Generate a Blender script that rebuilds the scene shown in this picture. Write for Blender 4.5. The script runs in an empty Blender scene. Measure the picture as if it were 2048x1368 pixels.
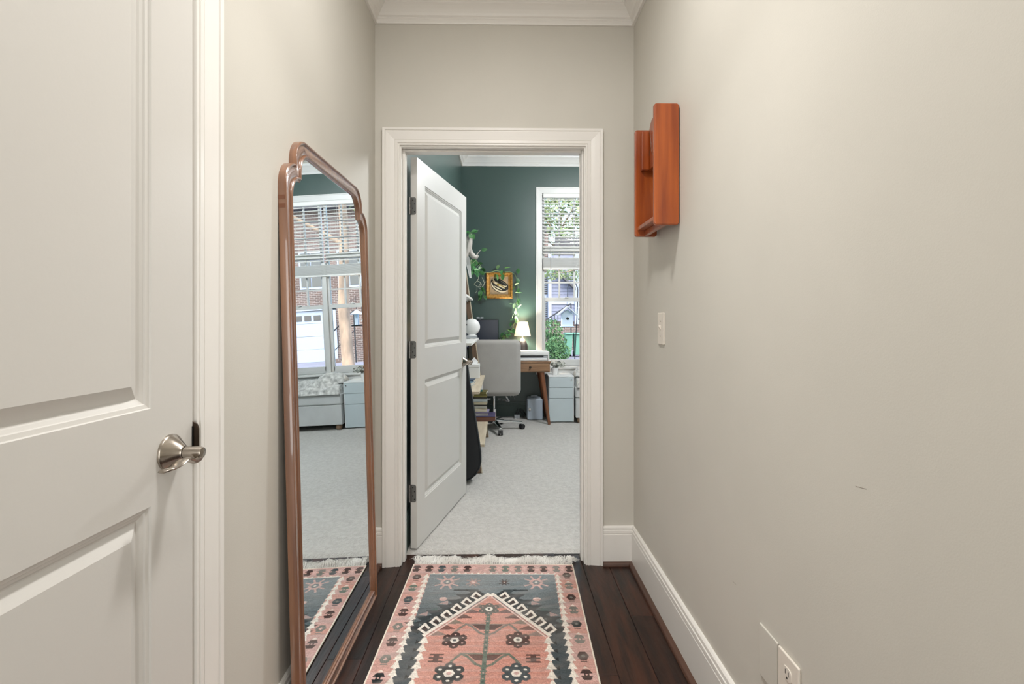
import bpy, bmesh, math, random
import numpy as np
from mathutils import Vector, Matrix
random.seed(7)
np.random.seed(7)
R = math.radians
PI = math.pi
scene = bpy.context.scene
COL = scene.collection

# ------------------------------------------------------------------ camera, sky, lights, exposure
CAM_H, FPX, YAW, HOR = 1.20, 1040.0, R(1.05), 640.0
cam_d = bpy.data.cameras.new('camera')
cam = bpy.data.objects.new('camera', cam_d)
COL.objects.link(cam)
cam.location = (0, 0, CAM_H)
cam.rotation_euler = (R(90), 0, -YAW)
cam_d.sensor_fit = 'HORIZONTAL'
cam_d.sensor_width = 36.0
cam_d.lens = FPX / 2048 * 36.0
cam_d.shift_y = -(684 - HOR) / 2048
cam_d.clip_start = 0.02
cam_d.clip_end = 200
scene.camera = cam

world = bpy.data.worlds.new('sky')
scene.world = world
world.use_nodes = True
wn = world.node_tree
wn.nodes.clear()
wo = wn.nodes.new('ShaderNodeOutputWorld')
wb = wn.nodes.new('ShaderNodeBackground')
ws = wn.nodes.new('ShaderNodeTexSky')
ws.sky_type = 'NISHITA'
ws.sun_disc = False
ws.sun_elevation = R(42)
ws.sun_rotation = R(150)
ws.air_density = 1.2
ws.dust_density = 3.0
wb.inputs['Strength'].default_value = 0.48
wn.links.new(ws.outputs[0], wb.inputs[0])
wn.links.new(wb.outputs[0], wo.inputs[0])


def light(name, kind, loc, energy, color, size=0.5, size_y=None, aim=None, spread=None):
    d = bpy.data.lights.new(name, kind)
    d.energy = energy
    d.color = color
    if kind == 'AREA':
        d.size = size
        if size_y:
            d.shape = 'RECTANGLE'
            d.size_y = size_y
        else:
            d.shape = 'DISK'
        if spread:
            d.spread = spread
    elif kind == 'POINT':
        d.shadow_soft_size = size
    elif kind == 'SUN':
        d.angle = size
    o = bpy.data.objects.new(name, d)
    COL.objects.link(o)
    o.location = loc
    if aim is not None:
        o.rotation_euler = (Vector(aim) - Vector(loc)).to_track_quat('-Z', 'Y').to_euler()
    return o


light('sunlight', 'SUN', (-12, -3, 13), 2.4, (1.0, 0.93, 0.84), size=R(1.0), aim=(2, 2, 0))
# recessed hall ceiling lamps, plus added fill lights
light('hall_ceiling_lamp', 'AREA', (0.0, 1.40, 2.715), 8, (1.0, 0.975, 0.94), size=0.18, aim=(0, 1.40, 0))
light('hall_fill_light', 'AREA', (0.0, 1.30, 2.712), 3.2, (1.0, 0.975, 0.94), size=0.14, aim=(0, 1.20, 0), spread=R(85))  # added narrow beam that brightens the lower hall walls and floor
light('hall_ceiling_lamp', 'AREA', (0.0, 0.45, 2.715), 5.2, (1.0, 0.975, 0.94), size=0.18, aim=(0, .45, 0))
light('rear_fill_light', 'AREA', (0.0, -1.72, 1.10), 15, (1.0, 0.985, 0.96), size=1.1, size_y=2.0, aim=(0.0, 2.5, .9))  # added soft fill in front of the closed rear wall, no opening there
# study: unseen fill light added to brighten the room
light('study_fill_light', 'POINT', (1.25, 4.2, 2.70), 94, (0.95, 0.98, 1.0), size=.22)

vs = scene.view_settings
vs.view_transform = 'Standard'
vs.look = 'None'
vs.gamma = 1.0
vs.use_curve_mapping = False
vs.exposure = 0.72
scene.cycles.use_denoising = True
scene.cycles.max_bounces = 10
scene.cycles.diffuse_bounces = 6
scene.cycles.glossy_bounces = 5
scene.cycles.transparent_max_bounces = 12
scene.cycles.sample_clamp_indirect = 6.0


# ------------------------------------------------------------------ materials
def srgb(h):
    v = [int(h[i:i + 2], 16) / 255 for i in (0, 2, 4)]
    return tuple((c / 12.92 if c <= 0.04045 else ((c + 0.055) / 1.055) ** 2.4) for c in v)


def mat(name, color, rough=0.6, metal=0.0, var=0.0, vscale=8.0, stretch=(1, 1, 1), bump=0.0, bscale=200.0,
        coat=0.0, coat_rough=0.1, spec=0.5, color2=None, emit=None, estr=0.0, sheen=0.0, rnd=0.0, trans=0.0, detail=4.0):
    m = bpy.data.materials.new(name)
    m.use_nodes = True
    nt = m.node_tree
    b = nt.nodes['Principled BSDF']
    if isinstance(color, str):
        color = srgb(color)
    if isinstance(color2, str):
        color2 = srgb(color2)
    b.inputs['Roughness'].default_value = rough
    b.inputs['Metallic'].default_value = metal
    b.inputs['Specular IOR Level'].default_value = spec
    b.inputs['Coat Weight'].default_value = coat
    b.inputs['Coat Roughness'].default_value = coat_rough
    if sheen:
        b.inputs['Sheen Weight'].default_value = sheen
    if trans:
        b.inputs['Transmission Weight'].default_value = trans
    if emit:
        b.inputs['Emission Color'].default_value = (*emit, 1)
        b.inputs['Emission Strength'].default_value = estr
    tc = nt.nodes.new('ShaderNodeTexCoord')
    mp = nt.nodes.new('ShaderNodeMapping')
    nt.links.new(tc.outputs['Object'], mp.inputs[0])
    mp.inputs['Scale'].default_value = stretch
    vec = mp.outputs[0]
    oi = None
    if rnd:
        oi = nt.nodes.new('ShaderNodeObjectInfo')
        ad = nt.nodes.new('ShaderNodeVectorMath')
        ad.operation = 'MULTIPLY_ADD'
        nt.links.new(oi.outputs['Random'], ad.inputs[0])
        ad.inputs[1].default_value = (37, 23, 11)
        nt.links.new(vec, ad.inputs[2])
        vec = ad.outputs[0]
    nz = nt.nodes.new('ShaderNodeTexNoise')
    nz.inputs['Scale'].default_value = vscale
    nz.inputs['Detail'].default_value = detail
    nt.links.new(vec, nz.inputs['Vector'])
    c2 = color2 or tuple(c * (1 - var) for c in color)
    mx = nt.nodes.new('ShaderNodeMix')
    mx.data_type = 'RGBA'
    cr = nt.nodes.new('ShaderNodeMapRange')
    cr.inputs[1].default_value = 0.35
    cr.inputs[2].default_value = 0.65
    nt.links.new(nz.outputs['Fac'], cr.inputs[0])
    nt.links.new(cr.outputs[0], mx.inputs[0])
    mx.inputs[6].default_value = (*color, 1)
    mx.inputs[7].default_value = (*c2, 1)
    out = mx.outputs[2]
    if rnd:
        hv = nt.nodes.new('ShaderNodeHueSaturation')
        mr = nt.nodes.new('ShaderNodeMapRange')
        mr.inputs[3].default_value = 1 - rnd
        mr.inputs[4].default_value = 1 + rnd
        nt.links.new(oi.outputs['Random'], mr.inputs[0])
        nt.links.new(mr.outputs[0], hv.inputs['Value'])
        nt.links.new(out, hv.inputs['Color'])
        out = hv.outputs[0]
    nt.links.new(out, b.inputs['Base Color'])
    if bump:
        bz = nt.nodes.new('ShaderNodeTexNoise')
        bz.inputs['Scale'].default_value = bscale
        bz.inputs['Detail'].default_value = 5
        nt.links.new(vec, bz.inputs['Vector'])
        bp = nt.nodes.new('ShaderNodeBump')
        bp.inputs['Strength'].default_value = bump
        bp.inputs['Distance'].default_value = 0.01
        nt.links.new(bz.outputs['Fac'], bp.inputs['Height'])
        nt.links.new(bp.outputs[0], b.inputs['Normal'])
    return m


M = {}
M['wall'] = mat('hall_wall_paint', (0.59, 0.568, 0.515), rough=0.62, var=0.03, vscale=3, bump=0.04, bscale=350, spec=0.35)
M['trim'] = mat('trim_paint', (0.80, 0.78, 0.745), rough=0.32, var=0.02, vscale=4, spec=0.5)
M['door'] = mat('door_paint', (0.64, 0.625, 0.595), rough=0.38, var=0.02, vscale=3, bump=0.02, bscale=120, spec=0.5)
M['ceil'] = mat('ceiling_paint', (0.78, 0.76, 0.72), rough=0.8, var=0.02)
M['green'] = mat('study_wall_paint', (0.036, 0.074, 0.066), rough=0.36, var=0.06, vscale=2, bump=0.02, bscale=300, spec=0.6, coat=0.25, coat_rough=0.3)
M['shoe'] = mat('shoe_moulding_wood', (0.10, 0.045, 0.028), rough=0.4, var=0.4, vscale=12, stretch=(1, 0.15, 1))
M['plank'] = mat('dark_hardwood', (0.046, 0.015, 0.0075), rough=0.38, spec=0.3, color2=(0.010, 0.0045, 0.003), vscale=9, stretch=(3.5, 0.45, 1), bump=0.25,
                 bscale=22, coat=0.15, coat_rough=0.25, rnd=0.35, detail=8)
M['gap'] = mat('floor_joint', (0.008, 0.005, 0.004), rough=0.8)
M['bead_grey'] = mat('scuff_mark', (0.30, 0.27, 0.235), rough=.7)
M['base_green'] = mat('painted_baseboard', (0.075, 0.118, 0.108), rough=.4)
M['carpet'] = mat('carpet', (0.60, 0.58, 0.55), rough=0.95, color2=(0.50, 0.48, 0.455), vscale=38, bump=1.0, bscale=110, spec=0.1, sheen=0.3, detail=8)
M['nickel'] = mat('brushed_nickel', (0.42, 0.375, 0.325), rough=0.24, metal=1.0, var=0.1, vscale=40, stretch=(1, 1, 8))
M['hinge'] = mat('hinge_steel', (0.21, 0.21, 0.205), rough=0.38, metal=0.9)
M['black'] = mat('black_recess', (0.01, 0.01, 0.01), rough=0.6)
M['orange_wood'] = mat('orange_pine', (0.39, 0.085, 0.011), rough=0.34, color2=(0.22, 0.038, 0.005), vscale=7, stretch=(5, 5, 0.35), coat=0.35,
                       coat_rough=0.15, bump=0.04, bscale=60, detail=6)
M['mirror_wood'] = mat('mirror_frame_wood', (0.25, 0.105, 0.045), rough=0.3, color2=(0.15, 0.058, 0.026), vscale=6, stretch=(6, 6, 0.5), coat=0.8,
                       coat_rough=0.08, detail=6)
for k_, v_ in (('Coat IOR', 1.6), ('Specular IOR Level', .8), ('Coat Roughness', .05), ('Coat Weight', 1.0)):
    M['mirror_wood'].node_tree.nodes['Principled BSDF'].inputs[k_].default_value = v_
M['mirror_joint'] = mat('mirror_joint_wood', (0.20, 0.07, 0.03), rough=0.35, var=0.2, coat=0.5)
M['mirror'] = mat('mirror_glass', (0.86, 0.91, 0.93), rough=0.0, metal=1.0)
M['switch'] = mat('switch_plastic', (0.74, 0.69, 0.62), rough=0.35)
M['fringe'] = mat('rug_fringe_cotton', (0.93, 0.91, 0.87), rough=0.9, var=0.08)
M['rug_edge'] = mat('rug_binding', (0.74, 0.66, 0.56), rough=0.9, var=0.1)
M['shelf_wood'] = mat('ladder_rail_wood', (0.20, 0.125, 0.078), rough=0.5, color2=(0.13, 0.08, 0.05), vscale=8, stretch=(5, 5, 0.5))
M['pale_wood'] = mat('pale_shelf_wood', (0.62, 0.54, 0.42), rough=0.5, color2=(0.50, 0.42, 0.31), vscale=6, stretch=(6, 0.5, 5))
M['white_shelf'] = mat('white_shelf', (0.80, 0.80, 0.78), rough=0.4)
M['desk_wood'] = mat('desk_walnut', (0.32, 0.18, 0.095), rough=0.4, color2=(0.20, 0.105, 0.052), vscale=7, stretch=(0.6, 5, 5), coat=0.2)
M['desk_leg'] = mat('desk_leg_wood', (0.26, 0.10, 0.045), rough=0.38, color2=(0.15, 0.055, 0.025), vscale=7, stretch=(5, 5, 0.6), coat=0.3)
M['knob'] = mat('dark_bronze', (0.05, 0.035, 0.025), rough=0.35, metal=0.8)
M['chair_fab'] = mat('grey_chair_fabric', (0.36, 0.345, 0.325), rough=0.85, var=0.08, vscale=6, bump=0.15, bscale=250, sheen=0.3)
M['chrome'] = mat('chrome', (0.75, 0.75, 0.76), rough=0.1, metal=1.0)
M['rubber'] = mat('black_plastic', (0.012, 0.012, 0.014), rough=0.35)
M['screen'] = mat('dark_screen', (0.028, 0.036, 0.056), rough=0.28, spec=0.5)
M['white_pl'] = mat('white_plastic', (0.80, 0.80, 0.79), rough=0.35)
M['grey_pl'] = mat('grey_plastic', (0.40, 0.42, 0.44), rough=0.4)
M['cab'] = mat('cabinet_enamel', (0.56, 0.635, 0.665), rough=0.35, var=0.02)
M['cab_top'] = mat('cabinet_top_enamel', (0.78, 0.79, 0.78), rough=0.3)
M['fridge'] = mat('mini_fridge_plastic', (0.44, 0.50, 0.58), rough=0.35)
M['lamp_shade'] = mat('linen_lampshade', (0.85, 0.78, 0.66), rough=0.8, emit=(1.0, 0.83, 0.62), estr=0.2)
sn = M['lamp_shade'].node_tree
tl = sn.nodes.new('ShaderNodeBsdfTranslucent')
tl.inputs[0].default_value = (.9, .8, .64, 1)
ms = sn.nodes.new('ShaderNodeMixShader')
ms.inputs[0].default_value = .22
sn.links.new(sn.nodes['Principled BSDF'].outputs[0], ms.inputs[1])
sn.links.new(tl.outputs[0], ms.inputs[2])
sn.links.new(ms.outputs[0], sn.nodes['Material Output'].inputs[0])
M['lamp_base'] = mat('dark_ceramic', (0.045, 0.042, 0.045), rough=0.35, var=0.3, vscale=20)
M['gold'] = mat('gilt_frame', (0.56, 0.31, 0.075), rough=0.38, metal=0.45, color2=(0.33, 0.15, 0.03), vscale=45)
M['canvas'] = mat('tan_canvas', (0.42, 0.30, 0.18), rough=0.8, var=0.2, vscale=30)
M['ink'] = mat('black_paint', (0.01, 0.01, 0.008), rough=0.6)
M['cream'] = mat('cream_paint', (0.70, 0.62, 0.45), rough=0.6)
M['ochre'] = mat('ochre_paint', (0.33, 0.25, 0.06), rough=0.6)
M['leaf'] = mat('pothos_leaf', (0.035, 0.15, 0.045), rough=0.4, color2=(0.10, 0.27, 0.09), vscale=14, rnd=0.45)
M['leaf_pale'] = mat('pale_pothos_leaf', (0.42, 0.60, 0.36), rough=0.4, color2=(0.20, 0.42, 0.20), vscale=20, rnd=0.3)
M['stem'] = mat('vine_stem', (0.22, 0.34, 0.16), rough=0.6)
M['stem_pale'] = mat('pale_root', (0.52, 0.55, 0.44), rough=0.6)
M['silver_leaf'] = mat('silver_leaf', (0.66, 0.67, 0.64), rough=0.6, color2=(0.26, 0.27, 0.24), vscale=30, rnd=0.4)
M['driftwood'] = mat('driftwood', (0.62, 0.59, 0.54), rough=0.8, color2=(0.36, 0.33, 0.30), vscale=16, stretch=(1, 1, 0.3), bump=0.3, bscale=40)
M['bag'] = mat('black_nylon', (0.006, 0.008, 0.011), rough=0.6, bump=0.15, bscale=300)
M['piping'] = mat('bag_piping', (0.05, 0.055, 0.06), rough=0.5)
M['pages'] = mat('book_pages', (0.66, 0.63, 0.56), rough=0.9, var=0.15, vscale=60, stretch=(0.1, 0.1, 8))
M['bench'] = mat('bench_upholstery', (0.60, 0.61, 0.61), rough=0.9, var=0.06, vscale=8, bump=0.15, bscale=250)
M['blanket'] = mat('fluffy_throw', (0.80, 0.79, 0.76), rough=1.0, color2=(0.36, 0.36, 0.35), vscale=22, bump=1.0, bscale=60, sheen=0.6, detail=6)
M['foot_wood'] = mat('bench_foot_wood', (0.30, 0.19, 0.12), rough=0.5, var=0.2)
M['tissue'] = mat('tissue_paper', (0.82, 0.82, 0.82), rough=0.9)
M['cable'] = mat('dark_cable', (0.03, 0.03, 0.03), rough=0.5)
M['blind'] = mat('white_blind', (0.82, 0.82, 0.80), rough=0.45)
M['window'] = mat('window_white_vinyl', (0.68, 0.68, 0.67), rough=0.35)
# outdoors
M['asphalt'] = mat('driveway', (0.22, 0.215, 0.27), rough=0.9, var=0.1, vscale=2)
M['lawn'] = mat('lawn', (0.10, 0.20, 0.06), rough=0.9, var=0.4, vscale=6)
M['siding'] = mat('blue_grey_siding', (0.165, 0.18, 0.26), rough=0.7, var=0.04)
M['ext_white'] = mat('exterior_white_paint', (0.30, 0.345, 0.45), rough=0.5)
M['roof'] = mat('roof_shingle', (0.10, 0.10, 0.11), rough=0.9, var=0.3, vscale=5)
M['iron'] = mat('black_iron', (0.02, 0.02, 0.025), rough=0.5)
M['bin'] = mat('green_bin_plastic', (0.10, 0.25, 0.20), rough=0.5)
M['shrub'] = mat('shrub_leaves', (0.035, 0.10, 0.04), rough=0.7, color2=(0.10, 0.21, 0.08), vscale=6)
M['canopy'] = mat('tree_leaves', (0.14, 0.24, 0.09), rough=0.7, color2=(0.36, 0.40, 0.22), vscale=1.2)
M['bark'] = mat('peeling_bark', (0.42, 0.30, 0.22), rough=0.9, color2=(0.20, 0.15, 0.12), vscale=5, stretch=(1, 1, 0.4), bump=0.8, bscale=14)
M['bird'] = mat('birdhouse_paint', (0.70, 0.78, 0.90), rough=0.6)
M['bird_roof'] = mat('birdhouse_roof', (0.80, 0.82, 0.85), rough=0.5)
M['dark_glass'] = mat('house_window_glass', (0.05, 0.06, 0.08), rough=0.08)


def brick_mat():
    m = bpy.data.materials.new('brick_wall')
    m.use_nodes = True
    nt = m.node_tree
    b = nt.nodes['Principled BSDF']
    b.inputs['Roughness'].default_value = 0.85
    tc = nt.nodes.new('ShaderNodeTexCoord')
    sp = nt.nodes.new('ShaderNodeSeparateXYZ')
    cb = nt.nodes.new('ShaderNodeCombineXYZ')
    nt.links.new(tc.outputs['Object'], sp.inputs[0])
    nt.links.new(sp.outputs[0], cb.inputs[0])
    nt.links.new(sp.outputs[2], cb.inputs[1])
    bk = nt.nodes.new('ShaderNodeTexBrick')
    nt.links.new(cb.outputs[0], bk.inputs['Vector'])
    bk.inputs['Scale'].default_value = 4.0
    bk.inputs['Color1'].default_value = (0.13, 0.085, 0.075, 1)
    bk.inputs['Color2'].default_value = (0.085, 0.062, 0.06, 1)
    bk.inputs['Mortar'].default_value = (0.36, 0.33, 0.32, 1)
    bk.inputs['Mortar Size'].default_value = 0.022
    bk.inputs['Brick Width'].default_value = 0.9
    bk.inputs['Row Height'].default_value = 0.32
    nt.links.new(bk.outputs['Color'], b.inputs['Base Color'])
    return m


def glass_mat():
    m = bpy.data.materials.new('window_glass')
    m.use_nodes = True
    nt = m.node_tree
    nt.nodes.clear()
    o = nt.nodes.new('ShaderNodeOutputMaterial')
    t = nt.nodes.new('ShaderNodeBsdfTransparent')
    t.inputs[0].default_value = (0.95, 0.98, 0.98, 1)
    g = nt.nodes.new('ShaderNodeBsdfGlossy')
    g.inputs['Roughness'].default_value = 0.02
    f = nt.nodes.new('ShaderNodeFresnel')
    f.inputs[0].default_value = 1.45
    mx = nt.nodes.new('ShaderNodeMixShader')
    nt.links.new(f.outputs[0], mx.inputs[0])
    nt.links.new(t.outputs[0], mx.inputs[1])
    nt.links.new(g.outputs[0], mx.inputs[2])
    nt.links.new(mx.outputs[0], o.inputs[0])
    return m


M['brick'] = brick_mat()
M['glass'] = glass_mat()


# ------------------------------------------------------------------ mesh helpers
class MB:
    def __init__(s):
        s.v, s.f, s.mi = [], [], []

    def add(s, vs_, fs, T=None, mi=0):
        n = len(s.v)
        for p in vs_:
            p = Vector(p)
            s.v.append(tuple(T @ p if T else p))
        for f in fs:
            s.f.append(tuple(i + n for i in f))
            s.mi.append(mi)
        return s

    def box(s, x0, x1, y0, y1, z0, z1, T=None, mi=0):
        v = [(x, y, z) for z in (z0, z1) for y in (y0, y1) for x in (x0, x1)]
        return s.add(v, [(0, 2, 3, 1), (4, 5, 7, 6), (0, 1, 5, 4), (2, 6, 7, 3), (0, 4, 6, 2), (1, 3, 7, 5)], T, mi)

    def tube(s, pts, r, n=8, T=None, caps=True, mi=0, flat=1.0):
        pts = [Vector(p) for p in pts]
        rs = r if isinstance(r, (list, tuple)) else [r] * len(pts)
        vs_, fs = [], []
        up = Vector((0, 0, 1))
        prev = None
        for i, p in enumerate(pts):
            a = pts[max(i - 1, 0)]
            b = pts[min(i + 1, len(pts) - 1)]
            d = (b - a).normalized()
            if prev is None:
                u = d.cross(up)
                if u.length < 1e-3:
                    u = d.cross(Vector((1, 0, 0)))
            else:
                u = prev - d * prev.dot(d)
            u.normalize()
            prev = u
            w = d.cross(u)
            for k in range(n):
                t = 2 * PI * k / n
                vs_.append(p + (u * math.cos(t) + w * math.sin(t) * flat) * rs[i])
        for i in range(len(pts) - 1):
            for k in range(n):
                a = i * n + k
                b = i * n + (k + 1) % n
                fs.append((a, b, b + n, a + n))
        if caps:
            fs.append(tuple(reversed(range(n))))
            fs.append(tuple(range((len(pts) - 1) * n, len(pts) * n)))
        return s.add(vs_, fs, T, mi)

    def lathe(s, prof, n=24, T=None, mi=0, cap=True):   # (r, z) about z
        vs_, fs = [], []
        for r_, z_ in prof:
            for k in range(n):
                t = 2 * PI * k / n
                vs_.append((r_ * math.cos(t), r_ * math.sin(t), z_))
        for i in range(len(prof) - 1):
            for k in range(n):
                a = i * n + k
                b = i * n + (k + 1) % n
                fs.append((a, b, b + n, a + n))
        if cap:
            fs.append(tuple(reversed(range(n))))
            fs.append(tuple(range((len(prof) - 1) * n, len(prof) * n)))
        return s.add(vs_, fs, T, mi)

    def prism(s, poly, h0, h1, F, mi=0):    # poly in (a,b); F(a,b,h)->3D
        n = len(poly)
        vs_ = [F(a, b, h0) for a, b in poly] + [F(a, b, h1) for a, b in poly]
        fs = [tuple(range(n)), tuple(reversed(range(n, 2 * n)))]
        for i in range(n):
            j = (i + 1) % n
            fs.append((i, i + n, j + n, j))
        return s.add(vs_, fs, None, mi)

    def sweep(s, path, prof, F, closed=False, mi=0, caps=True):
        """path 2D, prof [(offset to the left normal, height)], F(a,b,h)->3D; mitred corners."""
        P = [Vector((a, b)) for a, b in path]
        n = len(P)
        nor = []
        for i in range(n):
            if closed:
                d0 = (P[i] - P[i - 1]).normalized()
                d1 = (P[(i + 1) % n] - P[i]).normalized()
            else:
                d0 = (P[i] - P[i - 1]).normalized() if i else (P[1] - P[0]).normalized()
                d1 = (P[i + 1] - P[i]).normalized() if i < n - 1 else d0
            n0 = Vector((-d0.y, d0.x))
            n1 = Vector((-d1.y, d1.x))
            m_ = (n0 + n1)
            m_ = m_ / max(1e-6, (1 + n0.dot(n1)))
            nor.append(m_)
        k = len(prof)
        vs_, fs = [], []
        for i in range(n):
            for o_, h in prof:
                q = P[i] + nor[i] * o_
                vs_.append(F(q.x, q.y, h))
        for i in range(n if closed else n - 1):
            j = (i + 1) % n
            for a in range(k - 1):
                fs.append((i * k + a, i * k + a + 1, j * k + a + 1, j * k + a))
        if caps and not closed:
            fs.append(tuple(range(k)))
            fs.append(tuple(reversed(range((n - 1) * k, n * k))))
        return s.add(vs_, fs, None, mi)

    def ball(s, c, r, n=12, m_=8, T=None, mi=0, sc=(1, 1, 1)):
        vs_, fs = [], []
        for i in range(m_ + 1):
            p = PI * i / m_
            for k in range(n):
                t = 2 * PI * k / n
                vs_.append((c[0] + r * sc[0] * math.sin(p) * math.cos(t), c[1] + r * sc[1] * math.sin(p) * math.sin(t), c[2] + r * sc[2] * math.cos(p)))
        for i in range(m_):
            for k in range(n):
                a = i * n + k
                b = i * n + (k + 1) % n
                fs.append((a, a + n, b + n, b))
        return s.add(vs_, fs, T, mi)

    def mesh(s, name, mats, smooth=None):
        me = bpy.data.meshes.new(name)
        me.from_pydata(s.v, [], s.f)
        for m_ in (mats if isinstance(mats, (list, tuple)) else [mats]):
            me.materials.append(M[m_] if isinstance(m_, str) else m_)
        if any(s.mi):
            me.polygons.foreach_set('material_index', s.mi)
        bm = bmesh.new()
        bm.from_mesh(me)
        bmesh.ops.remove_doubles(bm, verts=bm.verts, dist=1e-6)
        bmesh.ops.recalc_face_normals(bm, faces=bm.faces)
        bm.to_mesh(me)
        bm.free()
        if smooth:
            me.polygons.foreach_set('use_smooth', [True] * len(me.polygons))
            me.set_sharp_from_angle(angle=R(smooth))
        me.update()
        return me

    def obj(s, name, mats, parent=None, smooth=None, bevel=0, seg=2, T=None):
        o = bpy.data.objects.new(name, s.mesh(name, mats, smooth))
        COL.objects.link(o)
        if T is not None:
            o.matrix_world = T
        if parent is not None:
            o.parent = parent
        if bevel:
            b = o.modifiers.new('bevel', 'BEVEL')
            b.width = bevel
            b.segments = seg
            b.limit_method = 'ANGLE'
            b.angle_limit = R(40)
        return o


def empty(name, loc=(0, 0, 0), rz=0.0, parent=None):
    o = bpy.data.objects.new(name, None)
    COL.objects.link(o)
    o.location = loc
    o.rotation_euler = (0, 0, rz)
    o.empty_display_size = 0.05
    if parent is not None:
        o.parent = parent
    return o


def tag(o, label, cat, group=None, kind=None):
    o['label'] = label
    o['category'] = cat
    if group:
        o['group'] = group
    if kind:
        o['kind'] = kind
    return o


def structure(o):
    o['kind'] = 'structure'
    return o


def link_copy(src, parent=None, loc=None):
    o = src.copy()
    COL.objects.link(o)
    o.parent = parent
    if loc is not None:
        o.location = loc
    return o


def copy_tree(o, parent=None):
    c = o.copy()
    COL.objects.link(c)
    c.parent = parent
    for ch in list(o.children):
        copy_tree(ch, c)
    return c


def at(px, py, Y):
    """world point at depth-plane Y that the measured pixel stands for"""
    t = math.tan(math.atan((px - 1024) / FPX) + YAW)
    x = t * Y
    zc = x * math.sin(YAW) + Y * math.cos(YAW)
    return Vector((x, Y, CAM_H + (HOR - py) * zc / FPX))


XZ = lambda a, b, h: (a, h, b)
XY = lambda a, b, h: (a, b, h)

# ------------------------------------------------------------------ setting: hall shell
XL, XR, YE, YT, YF = -0.622, 0.6467, 2.55, 2.67, 6.43
ZC, ZS = 2.735, 3.21
SXL, SXR = -0.505, 2.75
DX0, DX1, DZ = -0.494, 0.402, 2.045       # study doorway, clear of jambs
CX0, CX1, CZ = -0.500, 0.408, 2.052       # inner edges of its casing

mb = MB().box(XL - 0.12, XL, 1.062, YT, 0, ZC + .05).box(XL - 0.12, XL, -1.8, 0.10, 0, ZC + .05).box(XL - 0.12, XL, 0.10, 1.062, 2.06, ZC + .05)
structure(mb.obj('wall_left', 'wall'))
structure(MB().box(XR, XR + 0.12, -1.8, YE + 0.06, 0, ZC + .05).obj('wall_right', 'wall'))
structure(MB().box(XL - .12, XR + .12, -1.92, -1.8, 0, ZC + .05).obj('wall_rear', 'wall'))
mb = MB().box(XL, DX0 - .02, YE, YE + .06, 0, ZS).box(DX1 + .02, SXR, YE, YE + .06, 0, ZS).box(DX0 - .02, DX1 + .02, YE, YE + .06, DZ + .02, ZS)
structure(mb.obj('wall_end', 'wall'))
mb = MB().box(XL - .1, DX0 - .02, YE + .06, YT, 0, ZS).box(DX1 + .02, SXR, YE + .06, YT, 0, ZS).box(DX0 - .02, DX1 + .02, YE + .06, YT, DZ + .02, ZS)
structure(mb.obj('wall_study_near', 'green'))
structure(MB().box(XL - .12, XR + .12, -1.8, YE, ZC, ZC + .05).obj('ceiling', 'ceil'))

# floor: individual hardwood planks over a dark bed
fl = structure(empty('floor', (0, 0, 0)))
MB().box(XL, XR, -1.8, YT + .005, -0.03, -0.004).obj('floor_bed', 'gap', fl)
PW = 0.1268
plank_meshes = {}
i = 0
x = XL
col_i = 0
while x < XR - 0.01:
    x1 = min(x + PW, XR)
    w = x1 - x
    y = -1.8 - [0.3, .75, .1, .95, .5, .2, .85, .4, .6, .05, .7][col_i % 11]
    while y < YT:
        L = [1.22, .78, 1.05, .9][(i * 7 + col_i * 3) % 4]
        y0, y1 = max(y, -1.8), min(y + L, YT)
        if y1 - y0 > 0.03:
            MBp = MB().box(-w / 2 + .0008, w / 2 - .0008, -(y1 - y0) / 2 + .0008, (y1 - y0) / 2 - .0008, -0.012, 0)
            o = MBp.obj('plank', 'plank', fl, bevel=0.0015, seg=1)
            o.location = ((x + x1) / 2, (y0 + y1) / 2, random.uniform(-.0003, .0003))
        y += L
        i += 1
    x = x1
    col_i += 1

# crown moulding of the hall
cprof = [(0, 0), (0.012, 0), (0.014, 0.004), (0.014, 0.018), (0.018, 0.022), (0.018, 0.027), (0.022, 0.030), (0.026, 0.032), (0.032, 0.042), (0.042, 0.056),
         (0.054, 0.068), (0.060, 0.072), (0.063, 0.075), (0.063, 0.080), (0.068, 0.084), (0.070, 0.092), (0, 0.092)]
mb = MB().sweep([(XR, -1.8), (XR, YE), (XL, YE), (XL, -1.8)], cprof, lambda a, b, h: (a, b, 2.643 + h))
structure(mb.obj('trim_1', 'trim'))

# baseboards: 18 cm with a two-step cap
bprof = [(0, 0), (0.015, 0), (0.015, 0.148), (0.0135, 0.150), (0.0125, 0.150), (0.0125, 0.1535), (0.0150, 0.155), (0.0145, 0.168), (0.0105, 0.170),
         (0.0100, 0.1725), (0.0125, 0.174), (0.0115, 0.183), (0.007, 0.1885), (0, 0.189)]
sprof = [(0, 0), (0.019, 0), (0.0185, 0.006), (0.016, 0.012), (0.011, 0.0165), (0.005, 0.0185), (0, 0.019)]
RPATH = [(XR, -1.8), (XR, YE), (CX1 + .0835, YE)]
structure(MB().sweep(RPATH, bprof, XY).obj('baseboard_right', 'trim'))
structure(MB().sweep([(XR - .015, -1.8), (XR - .015, YE - .015), (CX1 + .084, YE - .015)], sprof, XY).obj('trim_2', 'shoe'))
LPATH = [(CX0 - .0835, YE), (XL, YE), (XL, 1.142)]
structure(MB().sweep(LPATH, bprof, XY).obj('baseboard_left', 'trim'))
structure(MB().sweep([(CX0 - .084, YE - .015), (XL + .015, YE - .015), (XL + .015, 1.142)], sprof, XY).obj('trim_3', 'shoe'))

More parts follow.
